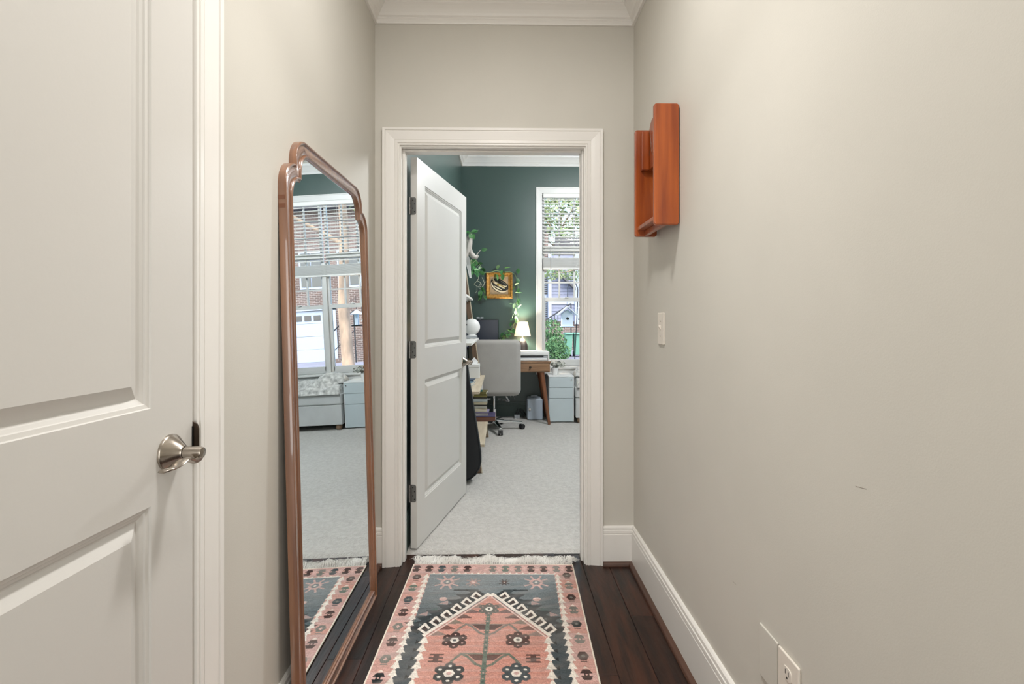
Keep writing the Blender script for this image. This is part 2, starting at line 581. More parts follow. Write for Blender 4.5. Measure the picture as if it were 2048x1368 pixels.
# study doorway: casing both sides, jambs, stops
KP = [(0, 0), (0, .011), (.001, .012), (.0065, .012), (.0075, .0095), (.009, .0095), (.0105, .0140), (.0215, .0140), (.0225, .0110), (.0242, .0110),
      (.026, .0130), (.045, .0165), (.066, .0195), (.0675, .0165), (.0695, .0165), (.071, .0210), (.082, .0220), (.083, .0205), (.083, 0)]
path = [(CX0, 0.0), (CX0, CZ), (CX1, CZ), (CX1, 0.0)]
dw = structure(empty('trim_4', (0, 0, 0)))
MB().sweep(path, KP, lambda a, b, h: (a, YE - h, b)).obj('casing', 'trim', dw)
MB().sweep(path, KP, lambda a, b, h: (a, YT + h, b)).obj('casing', 'trim', dw)
JY0, JY1 = YE - .0005, YT + .0005
MB().box(DX0 - .019, DX0, JY0, JY1, 0, DZ).box(DX1, DX1 + .019, JY0, JY1, 0, DZ).box(DX0 - .019, DX1 + .019, JY0, JY1, DZ, DZ + .019).obj('jamb', 'trim', dw)
SY0, SY1 = YE + .035, YE + .078
MB().box(DX0, DX0 + .011, SY0, SY1, 0, DZ).box(DX1 - .011, DX1, SY0, SY1, 0, DZ).box(DX0 + .011, DX1 - .011, SY0, SY1, DZ - .011, DZ).obj('door_stop', 'trim', dw, bevel=.002)

# closet doorway on the left wall: casing, jamb, strike plate
LY0, LY1 = 0.115, 1.050
dw2 = structure(empty('trim_5', (0, 0, 0)))
path = [(LY1, 0.0), (LY1, 2.052), (LY0, 2.052), (LY0, 0.0)]
MB().sweep([(-a, b) for a, b in path], KP, lambda a, b, h: (XL + h, -a, b)).obj('casing', 'trim', dw2)
MB().box(XL - .12, XL + .003, 1.044, 1.064, 0, 2.045).box(XL - .12, XL + .003, 0.098, 0.120, 0, 2.045).box(XL - .12, XL + .003, 0.098, 1.064, 2.045, 2.066).obj('jamb', 'trim', dw2)
MB().box(XL - .12, XL - .042, 1.032, 1.044, 0, 2.045).box(XL - .12, XL - .07, .120, .132, 0, 2.045).obj('door_stop', 'trim', dw2)
sp = []
for k in range(9):
    t = -PI / 2 + PI * k / 8
    sp.append((0.011 * math.cos(t) * 1.0, 0.0))
poly = [(-.640, .931), (-.612, .931), (-.6045, .936), (-.6015, .945), (-.6015, .985), (-.6045, .994), (-.612, .999), (-.640, .999)]
MB().prism(poly, 1.0408, 1.0438, XZ).obj('strike_plate', 'knob', dw2, bevel=.0006)
MB().box(-.628, -.6115, 1.0385, 1.0412, .940, .990).obj('strike_hole', 'black', dw2)
structure(MB().box(XL - .14, XL - .12, .0, 1.15, 0, 2.15).obj('wall_closet', 'wall'))

# ------------------------------------------------------------------ study shell
structure(MB().box(SXL - .12, SXL, YT, YF + .12, 0, ZS).obj('wall_study_left', 'green'))
structure(MB().box(SXR, SXR + .12, YE, YF + .12, 0, ZS).obj('wall_study_right', 'green'))
WX0, WX1, WZ0, WZ1 = 0.49, 1.77, 0.625, 2.765          # window opening
mb = MB().box(SXL, WX0, YF, YF + .12, 0, ZS).box(WX1, SXR, YF, YF + .12, 0, ZS).box(WX0, WX1, YF, YF + .12, 0, WZ0).box(WX0, WX1, YF, YF + .12, WZ1, ZS)
structure(mb.obj('wall_study_far', 'green'))
structure(MB().box(SXL - .12, SXR + .12, YE, YF + .12, ZS, ZS + .05).obj('ceiling_study', 'ceil'))
cp2 = [(o_ * 1.25, h * 1.22) for o_, h in cprof]
structure(MB().sweep([(SXR, YT), (SXR, YF), (SXL, YF), (SXL, YT)], cp2, lambda a, b, h: (a, b, ZS - .112 + h)).obj('trim_6', 'window'))
structure(MB().sweep([(SXR, YT), (SXR, YF), (SXL, YF), (SXL, YT)], [(o_ * .9, h) for o_, h in bprof], XY).obj('baseboard_study', 'base_green'))

# carpet: a real, slightly uneven pile
nx, ny = 160, 190
xs = np.linspace(SXL, SXR, nx)
ys = np.linspace(YT + .004, YF, ny)
gx, gy = np.meshgrid(xs, ys, indexing='ij')
hz = 0.006 + 0.0022 * np.random.rand(nx, ny) + 0.002 * np.sin(gx * 9 + np.sin(gy * 7) * 1.5) * np.sin(gy * 11 + gx * 3)
hz[:, 0] = -0.004
verts = np.stack([gx, gy, hz], -1).reshape(-1, 3)
idx = np.arange(nx * ny).reshape(nx, ny)
fs = np.stack([idx[:-1, :-1], idx[1:, :-1], idx[1:, 1:], idx[:-1, 1:]], -1).reshape(-1, 4)
me = bpy.data.meshes.new('carpet')
me.from_pydata(verts.tolist(), [], fs.tolist())
me.materials.append(M['carpet'])
me.polygons.foreach_set('use_smooth', [True] * len(me.polygons))
carpet = bpy.data.objects.new('floor_carpet', me)
COL.objects.link(carpet)
structure(carpet)

# ------------------------------------------------------------------ windows
WY = YF + 0.02


def window_unit(name, gx0, gx1):
    """one unit: double-hung sash below a transom; glass x range gx0..gx1"""
    w = structure(empty(name, ((gx0 + gx1) / 2, YF, WZ0)))
    w.location = (0, 0, 0)
    f = .028
    y0, y1 = YF + .030, YF + .062
    # frame
    MB().box(gx0 - f, gx0, y0, y1 + .02, WZ0, WZ1).box(gx1, gx1 + f, y0, y1 + .02, WZ0, WZ1).box(gx0, gx1, y0, y1 + .02, WZ1 - .03, WZ1) \
        .box(gx0, gx1, y0, y1 + .02, WZ0, WZ0 + .03).box(gx0, gx1, y0 - .01, y1 + .02, 2.045, 2.105).obj('window_frame', 'window', w, bevel=.002)
    MB().box(gx0, gx1, y0 - .004, y1, 1.430, 1.478).box(gx0, gx1, y0, y1, WZ0 + .03, WZ0 + .085).box(gx0, gx0 + .012, y0, y1, WZ0 + .03, 1.46) \
        .box(gx1 - .012, gx1, y0, y1, WZ0 + .03, 1.46).obj('lower_sash', 'window', w, bevel=.002)
    ws_ = (gx1 - gx0) / 3
    for z0, z1 in ((1.478, 2.045), (2.105, WZ1 - .03)):
        for k in (1, 2):
            xm = gx0 + ws_ * k
            MB().box(xm - .010, xm + .010, y0 + .005, y1 - .005, z0, z1).obj('muntin', 'window', w)
        for k in (1, 2):
            zm = z0 + (z1 - z0) * k / 3
            MB().box(gx0, gx1, y0 + .006, y1 - .006, zm - .009, zm + .009).obj('muntin', 'window', w)
    for z0, z1 in ((WZ0 + .085, 1.430), (1.478, 2.045), (2.105, WZ1 - .03)):
        MB().box(gx0, gx1, y0 + .014, y0 + .017, z0, z1).obj('pane', 'glass', w)
    MB().box((gx0 + gx1) / 2 - .02, (gx0 + gx1) / 2 + .02, y0 - .02, y0 - .003, 1.474, 1.486).obj('sash_lock', 'window', w)
    return w


window_unit('window_1', 0.522, 1.082)
window_unit('window_2', 1.180, 1.740)
MB().box(1.110, 1.152, YF - .004, YF + .07, WZ0, WZ1)
tr = structure(empty('trim_7', (0, 0, 0)))
MB().box(1.106, 1.156, YF - .012, YF + .08, WZ0, 2.0).obj('mullion', 'window', tr, bevel=.003)
FK = [(0, 0), (0, .012), (.012, .014), (.014, .011), (.062, .016), (.064, .020), (.075, .020), (.075, 0)]
MB().sweep([(WX0, WZ0 - .02), (WX0, WZ1), (WX1, WZ1), (WX1, WZ0 - .02)], FK, lambda a, b, h: (a, YF - h, b)).obj('casing', 'window', tr)
MB().box(WX0 - .09, WX1 + .09, YF - .045, YF + .03, WZ0 - .028, WZ0).obj('sill', 'window', tr, bevel=.004)
MB().box(WX0 - .075, WX1 + .075, YF - .016, YF, WZ0 - .10, WZ0 - .028).obj('apron', 'window', tr, bevel=.003)

# venetian blind over both units
BX0, BX1 = WX0 + .012, WX1 - .012
bl = tag(empty('window_blind', (WX0, YF - .002, WZ1)), 'white horizontal slat blind drawn halfway down the double window', 'blind')
bl.location = (0, 0, 0)
MB().box(BX0, BX1, YF - .030, YF + .024, WZ1 - .055, WZ1 - .006).obj('headrail', 'blind', bl, bevel=.003)
SLAT = MB()
SLAT.v = []
sl = [(-.024, -.004), (-.012, .0008), (0, .0025), (.012, .0020), (.024, -.001)]
sm = MB().prism([(a, b) for a, b in sl] + [(a, b - .0025) for a, b in reversed(sl)], BX0, BX1, lambda a, b, h: (h, a, b))
slat0 = None
zz = WZ1 - .075
k = 0
while zz > 1.985:
    if slat0 is None:
        slat0 = sm.obj('slat', 'blind', bl, smooth=30)
        o = slat0
    else:
        o = link_copy(slat0, bl)
    o.location = (0, YF - .003, zz)
    o.rotation_euler = (R(16 + random.uniform(-3, 3)), 0, 0)
    zz -= .0415
    k += 1
for k in range(16):
    o = link_copy(slat0, bl, (random.uniform(-.001, .001), YF - .003 + random.uniform(-.0015, .0015), 1.968 - k * .0075))
    o.rotation_euler = (0, 0, 0)
MB().box(BX0, BX1, YF - .028, YF + .020, 1.826, 1.846).obj('bottom_rail', 'blind', bl, bevel=.003)
for xx in (BX0 + .13, BX0 + .42, 1.12, BX1 - .42, BX1 - .13):
    MB().tube([(xx, YF - .029, WZ1 - .06), (xx, YF - .029, 1.84)], .0012, 5).obj('ladder_cord', 'blind', bl)
wx = at(1101.5, 500, YF - .035).x
MB().tube([(wx, YF - .036, WZ1 - .05), (wx + .001, YF - .038, 1.815)], .0036, 6).obj('tilt_wand', 'grey_pl', bl)


# ------------------------------------------------------------------ panel doors
def panel_rings(mb, x0, x1, z0, z1, y, sgn, rings):
    """nested rectangular rings; depth d goes into the slab"""
    n = len(rings)
    vs_ = []
    for o_, d in rings:
        for (a, b) in ((x0 + o_, z0 + o_), (x1 - o_, z0 + o_), (x1 - o_, z1 - o_), (x0 + o_, z1 - o_)):
            vs_.append((a, y + sgn * d, b))
    fs = []
    for i in range(n - 1):
        for k in range(4):
            a, b = i * 4 + k, i * 4 + (k + 1) % 4
            fs.append((a, b, b + 4, a + 4))
    fs.append(tuple(range((n - 1) * 4, n * 4)))
    mb.add(vs_, fs)


RINGS = [(0, 0), (.0015, .0035), (.008, .0050), (.0095, .0075), (.015, .0100), (.0185, .0125), (.0205, .0128), (.0225, .0120), (.0425, .0022), (.044, .0015)]
TH = .035


def panel_door(name, W, H, loc, rz):
    d = structure(empty(name, loc, rz))
    s_ = .114
    z_ = [(0.226, 0.862), (1.034, H - .12)]
    leaf = MB()
    leaf.box(0, s_, 0, TH, 0, H).box(W - s_, W, 0, TH, 0, H)
    leaf.box(s_, W - s_, 0, TH, 0, z_[0][0]).box(s_, W - s_, 0, TH, z_[0][1], z_[1][0]).box(s_, W - s_, 0, TH, z_[1][1], H)
    leaf.obj('leaf', 'door', d)
    for z0, z1 in z_:
        p = MB()
        panel_rings(p, s_, W - s_, z0, z1, 0, 1, RINGS)
        panel_rings(p, s_, W - s_, z0, z1, TH, -1, RINGS)
        p.obj('panel', 'door', d)
    return d


def lever_set(d, W, sgn=1, zc=.945):
    """lever handle on the front (sgn=1, outward is -y) or back face, pointing to the hinge side"""
    y0 = 0 if sgn > 0 else TH
    h = empty('handle', (W - .066, y0, zc), 0, d)
    T = Matrix.Rotation(PI / 2, 4, 'X') if sgn > 0 else Matrix.Rotation(-PI / 2, 4, 'X')
    prof = [(.0005, 0), (.0335, 0), (.0335, .003), (.0325, .005), (.0305, .0065), (.0135, .0265), (.0125, .0285), (.0122, .0295)]
    MB().lathe(prof, 40, T).obj('rosette', 'nickel', h, smooth=35)
    prof = [(.0005, .0305), (.0112, .0305), (.0112, .058), (.0095, .0625), (.0005, .064)]
    MB().lathe(prof, 28, T).tube([(0, 0, 0.028), (0, 0, .0315)], .0095, 16, T).obj('neck', 'nickel', h, smooth=35)
    # twisted wave lever
    P = []
    N = 30
    for i in range(N + 1):
        t = i / N
        x_ = .010 - .092 * t
        zz_ = -.001 - .0115 * math.sin(min(1, t * 4) * PI / 2) + .0085 * math.exp(-((t - .50) / .18) ** 2) + .004 * max(0, t - .7)
        out = .0575 - .012 * t
        tw = min(1.0, max(0.0, (t - .05) / .33))
        tw = tw * tw * (3 - 2 * tw)
        ang = (1 - tw) * PI / 2 + tw * R(12)
        hw = .0118 - .0040 * math.sin(min(1, t / .5) * PI) + .0075 * max(0, t - .4)
        if t > .9:
            hw *= math.sqrt(max(0.02, 1 - ((t - .9) / .1) ** 2))
        if t < .08:
            hw *= math.sqrt(max(0.05, 1 - ((.08 - t) / .08) ** 2))
        th = .0038
        c = Vector((x_, -sgn * out, zz_))
        u = Vector((0, -sgn * math.cos(ang), math.sin(ang)))
        v = Vector((0, -sgn * math.sin(ang), -math.cos(ang)))
        ring = []
        for k in range(12):
            a = 2 * PI * k / 12
            ring.append(c + u * hw * math.cos(a) + v * th * math.sin(a))
        P.append(ring)
    m_ = MB()
    vs_ = [p for r_ in P for p in r_]
    fs = []
    for i in range(N):
        for k in range(12):
            a, b = i * 12 + k, i * 12 + (k + 1) % 12
            fs.append((a, b, b + 12, a + 12))
    fs.append(tuple(range(12)))
    fs.append(tuple(range(N * 12, N * 12 + 12)))
    m_.add(vs_, fs).obj('lever', 'nickel', h, smooth=50)
    return h


A1 = R(87.5)
W1 = .908
lx = Vector((math.cos(A1), math.sin(A1), 0))
org = Vector((-.6135, 1.0405, .010)) - lx * W1
d1 = panel_door('door_1', W1, 2.030, org, A1)
lever_set(d1, W1, 1)

A2 = math.atan2(.977, .214)
W2 = .902
d2 = panel_door('door_2', W2, 2.026, (-.442, 2.700, .016), A2)
lever_set(d2, W2, 1, .902)
lever_set(d2, W2, -1, .902)
hi0 = None
for zc in (.285, 1.030, 1.775):
    h = empty('hinge', (0, 0, zc - .0), 0, d2)
    if hi0 is None:
        pl = [(.003, -.045)]
        c_ = []
        for (cx_, cz_, a0) in ((.028 - .008, .045 - .008, 0), (.028 - .008, -.045 + .008, -90)):
            pass
        pts = [(.001, -.045), (.022, -.045), (.028, -.041), (.030, -.036), (.030, .036), (.028, .041), (.022, .045), (.001, .045)]
        lf = MB().prism(pts, -.0018, .0006, lambda a, b, hh: (hh, TH - a, b)).obj('hinge_leaf', 'hinge', h)
        # knuckle on the far corner, jamb leaf behind
        kn = MB()
        for k in range(5):
            kn.tube([(-.0055, TH + .003, -.045 + k * .018 + .0006), (-.0055, TH + .003, -.045 + (k + 1) * .018 - .0006)], .0058, 12)
        kn = kn.obj('knuckle', 'hinge', h, smooth=40)
        sc_ = []
        for (a, b) in ((.012, .030), (.021, .010), (.012, -.012), (.021, -.030)):
            sc_.append(MB().lathe([(.0003, 0), (.0032, 0), (.0028, .0006), (.0003, .0008)], 10, Matrix.Translation((-.0018, TH - a, b)) @ Matrix.Rotation(-PI / 2, 4, 'Y')).obj('screw', 'black', h))
        hi0 = (lf, kn, *sc_)
    else:
        for s_ in hi0:
            link_copy(s_, h)

# ------------------------------------------------------------------ leaning mirror
MY0, MY1, MH = 1.450, 2.272, 1.742
MW = MY1 - MY0
mir = tag(empty('standing_mirror', (-.549, (MY0 + MY1) / 2, 0)), 'tall floor mirror in an arched glossy brown wood frame, leaning on the left wall', 'mirror')


def mirror_outline():
    half = []

    def arc(cx, cz, r, a0, a1, n=8):
        return [(cx + r * math.cos(R(a0 + (a1 - a0) * k / n)), cz + r * math.sin(R(a0 + (a1 - a0) * k / n))) for k in range(n + 1)]
    # from near stile foot going up; u is measured from the near edge
    half.append((0.0, 0.0))
    half += [(0, .5), (0, 1.0)]
    half += arc(.075, 1.583, .075, 180, 100, 9)           # shoulder
    sx, sz = half[-1]
    half += [(.0735, sz - .001)]                            # notch
    half += arc(.151, 1.668, .077, 181, 92, 10)
    return half


hf = mirror_outline()
top = hf[-1][1]
out_ = [(u, z) for u, z in hf] + [(MW / 2, top)] + [(MW - u, z) for u, z in reversed(hf)]
zs = MH / top
out_ = [(u, z * zs if z > 1.3 else z) for u, z in out_]
# path runs up the near side, over, and down: its left normal points outwards, so insets are negative
lean = .027
TZ = Matrix(((math.cos(lean), 0, -math.sin(lean), 0), (0, 1, 0, 0), (math.sin(lean), 0, math.cos(lean), 0), (0, 0, 0, 1)))
MROT = R(-0.88)


def FM(a, b, h):     # u, z, protrusion towards the hall (front face at h=0)
    return (h, a - MW / 2, b)


def inset(pts, d):
    P = [Vector(p) for p in pts]
    n = len(P)
    o_ = []
    for i in range(n):
        d0 = (P[i] - P[i - 1]).normalized()
        d1 = (P[(i + 1) % n] - P[i]).normalized()
        n0 = Vector((d0.y, -d0.x))
        n1 = Vector((d1.y, -d1.x))
        m_ = (n0 + n1) / max(.35, 1 + n0.dot(n1))
        o_.append(P[i] + m_ * d)
    return [tuple(p) for p in o_]


def smooth_outline(pts, f):
    return pts


out_ = [p for i, p in enumerate(out_) if i == 0 or (Vector(p) - Vector(out_[i - 1])).length > 1e-4]
fprof = [(0, -.024), (0, -.003), (.0015, -.0006), (.004, 0), (.0065, -.0008), (.0075, -.0045), (.009, -.0060), (.012, -.0052), (.036, -.0050), (.0375, -.0060), (.0385, -.0030),
         (.0405, -.0005), (.043, -.0005), (.045, -.0028), (.046, -.0062), (.048, -.0058), (.050, -.0070), (.052, -.012)]


def hand_inset(d):
    """inset outline rebuilt so that the small arcs keep their form"""
    q = []
    for u, z in out_:
        k_ = (MW / 2 - d) / (MW / 2)
        t_ = min(1, z / .5)
        q.append((MW / 2 + (u - MW / 2) * k_, z + d * (1 - t_) - d * .88 * max(0, (z - .5) / (MH - .5)) ** 1.0))
    return q


rings = [hand_inset(o_) for o_, h in fprof]
nv = len(out_)
mb = MB()
vs_ = []
for rg, (o_, h) in zip(rings, fprof):
    for u, z in rg:
        vs_.append(FM(u, z, h))
fs = []
for i in range(len(fprof) - 1):
    for k in range(nv):
        a, b = i * nv + k, i * nv + (k + 1) % nv
        fs.append((a, b, b + nv, a + nv))
fr_faces = fs
mb.add(vs_, fs)
TM = Matrix.Rotation(MROT, 4, 'Z') @ TZ
frame = mb.obj('frame', 'mirror_wood', mir, smooth=35)
frame.matrix_local = TM
gl = [FM(u, z, -.0110) for u, z in rings[-1]]
g = MB().add(gl, [tuple(range(nv))]).obj('mirror_glass', 'mirror', mir)
g.matrix_local = TM
bk = [FM(u, z, -.0235) for u, z in hand_inset(.004)]
bk2 = [FM(u, z, -.0200) for u, z in hand_inset(.004)]
b_ = MB().add(bk + bk2, [tuple(range(nv)), tuple(range(nv, 2 * nv))] + [(i, (i + 1) % nv, (i + 1) % nv + nv, i + nv) for i in range(nv)])
b_ = b_.obj('backing_board', 'shelf_wood', mir)
b_.matrix_local = TM
# finger joints at the stile tops
for sx in (0, 1):
    for zz_ in (1.512, 1.536):
        y0, y1 = (-MW / 2 - .0004, -MW / 2 + .001) if sx == 0 else (MW / 2 - .001, MW / 2 + .0004)
        fj = MB().box(-.0235, -.004, y0, y1, zz_, zz_ + .012).obj('finger_joint', 'mirror_joint', mir)
        fj.matrix_local = TM

# ------------------------------------------------------------------ wall shelf on the right
ws = tag(empty('wall_shelf', (XR, 2.02, 1.54)), 'small orange-brown varnished wooden shelf with scalloped back, hung on the right wall', 'shelf')
ws.location = (0, 0, 0)
WSX = .5505


def rrect(a0, a1, b0, b1, r, n=5):
    pts = []
    for cx_, cy_, s0 in ((a1 - r, b1 - r, 0), (a0 + r, b1 - r, 90), (a0 + r, b0 + r, 180), (a1 - r, b0 + r, 270)):
        for k in range(n + 1):
            t = R(s0 + 90 * k / n)
            pts.append((cx_ + r * math.cos(t), cy_ + r * math.sin(t)))
    return pts


for y0 in (1.878, 2.149):
    MB().prism(rrect(WSX, XR - .004, 1.546, 1.989, .011), y0, y0 + .019, XZ).obj('side_panel', 'orange_wood', ws, bevel=.0045, seg=3)
# scalloped back board
top_ = []
for k in range(41):
    t = k / 40
    y_ = 1.897 + (2.149 - 1.897) * t
    e = abs(t - .5) * 2
    if e > .93:
        z_ = 1.972
    elif e > .80:
        z_ = 1.972 + .020 * (0.93 - e) / .13
    elif e > .55:
        z_ = 1.992 + .022 * math.sin((.80 - e) / .25 * PI / 2)
    else:
        z_ = 2.014 + .002 * math.cos(e / .55 * PI / 2)
    top_.append((y_, z_))
bpoly = [(2.149, 1.817), (1.897, 1.817)] + top_
MB().prism(bpoly, .6045, .622, lambda a, b, h: (h, a, b)).obj('back_board', 'orange_wood', ws, bevel=.002)
for y0, y1 in ((1.897, 1.919), (2.127, 2.149)):
    MB().box(.573, .6045, y0, y1, 1.817, 1.976).obj('cleat', 'orange_wood', ws, bevel=.004, seg=3)
MB().box(.560, XR - .006, 1.897, 2.149, 1.571, 1.586).obj('shelf_board', 'orange_wood', ws, bevel=.002)
MB().box(.590, .606, 1.897, 2.149, 1.549, 1.571).obj('lower_rail', 'orange_wood', ws, bevel=.002)
MB().tube([(.6040, 2.122, 1.975), (.6036, 2.112, 1.945), (.6036, 2.104, 1.912), (.6036, 2.095, 1.885), (.6036, 2.070, 1.862)], .0016, 6).obj('carving', 'mirror_joint', ws)
MB().tube([(.6036, 2.104, 1.906), (.6036, 2.118, 1.893), (.6036, 2.134, 1.868)], .0014, 6).obj('carving', 'mirror_joint', ws)
MB().tube([(.6036, 1.935, 1.975), (.6036, 1.942, 1.912), (.6036, 1.972, 1.862)], .0016, 6).obj('carving', 'mirror_joint', ws)

wr = bpy.data.objects['wall_right']
for (px_, py_, qx, qy) in ((1711, 972, 1733, 978), (1466, 1163, 1472, 1169)):
    def onwall(px, py):
        t = math.tan(math.atan((px - 1024) / FPX) + YAW)
        return at(px, py, XR / t)
    a_, b_ = onwall(px_, py_), onwall(qx, qy)
    MB().tube([(XR, a_.y, a_.z), (XR, b_.y, b_.z)], .0006, 5).obj('scuff', 'bead_grey', wr)

# ------------------------------------------------------------------ switch and outlets
sw = tag(empty('light_switch', (XR, 2.097, 1.165)), 'white light switch plate on the right wall below the wooden shelf', 'switch')
MB().prism(rrect(-.040, .040, -.0645, .0645, .004), -.0062, 0, lambda a, b, h: (h, a, b)).obj('plate', 'switch', sw, bevel=.003, seg=3)
MB().add([(-.0062, -.0055, -.006), (-.0062, .0055, -.006), (-.0062, .0055, .013), (-.0062, -.0055, .013), (-.0155, -.0045, .009), (-.0155, .0045, .009), (-.0150, .0045, .0155),
          (-.0150, -.0045, .0155)], [(0, 1, 2, 3), (4, 5, 6, 7), (0, 1, 5, 4), (1, 2, 6, 5), (2, 3, 7, 6), (3, 0, 4, 7)]).obj('toggle', 'switch', sw, bevel=.001)
for zz_ in (.030, -.030):
    MB().lathe([(.0003, 0), (.003, 0), (.0026, .0007), (.0003, .001)], 10, Matrix.Translation((-.0062, 0, zz_)) @ Matrix.Rotation(-PI / 2, 4, 'Y')).obj('screw', 'nickel', sw)

ou = tag(empty('wall_outlet', (XR, 1.1565, .381)), 'white double power outlet low on the right wall', 'outlet')
MB().prism(rrect(-.0425, .0425, -.0635, .0635, .004), -.0062, 0, lambda a, b, h: (h, a, b)).obj('plate', 'switch', ou, bevel=.003, seg=3)
for zz_ in (.0235, -.0235):
    pts = [(x_, z_) for x_, z_ in rrect(-.0165, .0165, zz_ - .0145, zz_ + .0145, .009)]
    s_ = MB().prism(pts, -.0082, -.006, lambda a, b, h: (h, a, b)).obj('socket', 'switch', ou, bevel=.0006)
    MB().box(-.0085, -.0081, .0055, .0075, zz_ - .002, zz_ + .008).box(-.0085, -.0081, -.0075, -.0055, zz_ - .003, zz_ + .008) \
        .tube([(-.0085, 0, zz_ - .0085), (-.0081, 0, zz_ - .0085)], .0028, 10).obj('slot', 'black', s_)
bp_ = tag(MB().prism(rrect(-.0430, .0430, -.0635, .0635, .003), -.0050, 0, lambda a, b, h: (h, a, b)).obj('blank_plate', 'wall', None, bevel=.002, seg=2),
          'blank cover plate painted wall beige, just beyond the power outlet', 'cover plate')
bp_.location = (XR, 1.2470, .381)

# ------------------------------------------------------------------ runner rug (woven pattern as woven colour on a real pile)
RW, RL, STEP = 0.772, 1.90, 0.0022
nu = int(RW / STEP) + 1
nvh = int(RL / 2 / STEP) + 1
ua = np.linspace(-RW / 2, RW / 2, nu)
va = np.linspace(0, RL / 2, nvh)
UU, VV = np.meshgrid(ua, va, indexing='xy')
IMG = np.zeros((nvh, nu, 3))


def C(h):
    return np.array(srgb(h))


PINK, SAL, ROSE, CREAM = C('C49A92'), C('C98C7C'), C('D0A49B'), C('E2D8CC')
SLATE, DARK, BLACK, BROWN, GREY, GREEN, TEAL = C('747E82'), C('434C50'), C('24292B'), C('46312D'), C('75736C'), C('5F6F63'), C('48605F')


def fillp(pts, c, a=1.0):
    px_ = [p[0] for p in pts]
    py_ = [p[1] for p in pts]
    i0 = max(0, int((min(px_) + RW / 2) / STEP) - 1)
    i1 = min(nu, int((max(px_) + RW / 2) / STEP) + 3)
    j0 = max(0, int(min(py_) / STEP) - 1)
    j1 = min(nvh, int(max(py_) / STEP) + 3)
    if i1 <= i0 or j1 <= j0:
        return
    X = UU[j0:j1, i0:i1]
    Y = VV[j0:j1, i0:i1]
    ins = np.zeros(X.shape, bool)
    n = len(pts)
    for i in range(n):
        x0, y0 = pts[i]
        x1, y1 = pts[(i + 1) % n]
        if y0 == y1:
            continue
        cnd = ((y0 > Y) != (y1 > Y)) & (X < (x1 - x0) * (Y - y0) / (y1 - y0) + x0)
        ins ^= cnd
    sub = IMG[j0:j1, i0:i1]
    sub[ins] = sub[ins] * (1 - a) + c * a


def rect(x0, x1, y0, y1, c, a=1.0):
    fillp([(x0, y0), (x1, y0), (x1, y1), (x0, y1)], c, a)


def stroke(pts, w, c, a=1.0):
    for (x0, y0), (x1, y1) in zip(pts[:-1], pts[1:]):
        d = Vector((x1 - x0, y1 - y0))
        d.normalize()
        n = Vector((-d.y, d.x)) * w / 2
        e = d * w * .45
        fillp([(x0 - e.x + n.x, y0 - e.y + n.y), (x1 + e.x + n.x, y1 + e.y + n.y), (x1 + e.x - n.x, y1 + e.y - n.y), (x0 - e.x - n.x, y0 - e.y - n.y)], c, a)


def ngon(cx, cy, rx, ry, n, c, rot=0, a=1.0):
    fillp([(cx + rx * math.cos(rot + 2 * PI * k / n), cy + ry * math.sin(rot + 2 * PI * k / n)) for k in range(n)], c, a)


def tree(cx, cy, w, h, c, s=1):
    # stacked wedge pointing to the far end with a notched foot
    fillp([(cx, cy), (cx + w * .28, cy + h * .42), (cx + w * .22, cy + h * .42), (cx + w * .5, cy + h * .88), (cx + w * .16, cy + h * .88), (cx + w * .16, cy + h),
           (cx - w * .16, cy + h), (cx - w * .16, cy + h * .88), (cx - w * .5, cy + h * .88), (cx - w * .22, cy + h * .42), (cx - w * .28, cy + h * .42)], c)


def hexmotif(cx, cy, w, h, c, c2=None):
    fillp([(cx - w * .5, cy - h * .12), (cx - w * .28, cy - h * .5), (cx + w * .28, cy - h * .5), (cx + w * .5, cy - h * .12), (cx + w * .22, cy - h * .12),
           (cx + w * .22, cy + h * .12), (cx + w * .5, cy + h * .12), (cx + w * .28, cy + h * .5), (cx - w * .28, cy + h * .5), (cx - w * .5, cy + h * .12),
           (cx - w * .22, cy + h * .12), (cx - w * .22, cy - h * .12)], c)
    if c2 is not None:
        ngon(cx, cy, w * .12, h * .09, 4, c2)


IMG[:] = PINK
# abrash bands of the border
for k in range(26):
    v0 = k * .037
    t = random.random()
    rect(-RW / 2, RW / 2, v0, v0 + .037, PINK * t + (SAL if k % 3 else ROSE) * (1 - t))
HB = .386
# dark field
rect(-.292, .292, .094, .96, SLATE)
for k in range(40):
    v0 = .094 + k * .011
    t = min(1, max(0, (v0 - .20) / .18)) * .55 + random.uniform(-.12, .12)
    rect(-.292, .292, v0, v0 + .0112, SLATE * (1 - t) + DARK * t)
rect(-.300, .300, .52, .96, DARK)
# salmon field under the arch
fillp([(0, .285), (.238, .572), (.238, .96), (-.238, .96), (-.238, .572)], SAL)
for k in range(60):
    v0 = .30 + k * .011
    hw_ = min(.232, max(0, (v0 - .29) * .238 / .288))
    t = random.uniform(0, .28)
    rect(-hw_, hw_, v0, v0 + .011, SAL * (1 - t) + (ROSE if k % 3 == 0 else C('C06A55')) * t)
# dark serrated steps outside the arch
for s_ in (-1, 1):
    for k in range(7):
        cx_ = s_ * (.055 + k * .036)
        v0 = .265 + k * .042
        fillp([(cx_, v0 - .030), (cx_ + s_ * .060, v0 - .030), (cx_ + s_ * .030, v0 + .0), (cx_ + s_ * .052, v0 + .01), (cx_ - s_ * .01, v0 + .045)], BLACK, .75)
        if k in (2, 4):
            fillp([(cx_ + s_ * .050, v0 - .022), (cx_ + s_ * .088, v0 + .002), (cx_ + s_ * .048, v0 + .010)], ROSE, .55)
        if k in (3, 5):
            fillp([(cx_ + s_ * .055, v0 - .012), (cx_ + s_ * .085, v0 + .012), (cx_ + s_ * .045, v0 + .020)], TEAL, .8)
    rect(s_ * .10 if s_ > 0 else -.165, s_ * .165 if s_ > 0 else -.10, .235, .248, BLACK, .8)
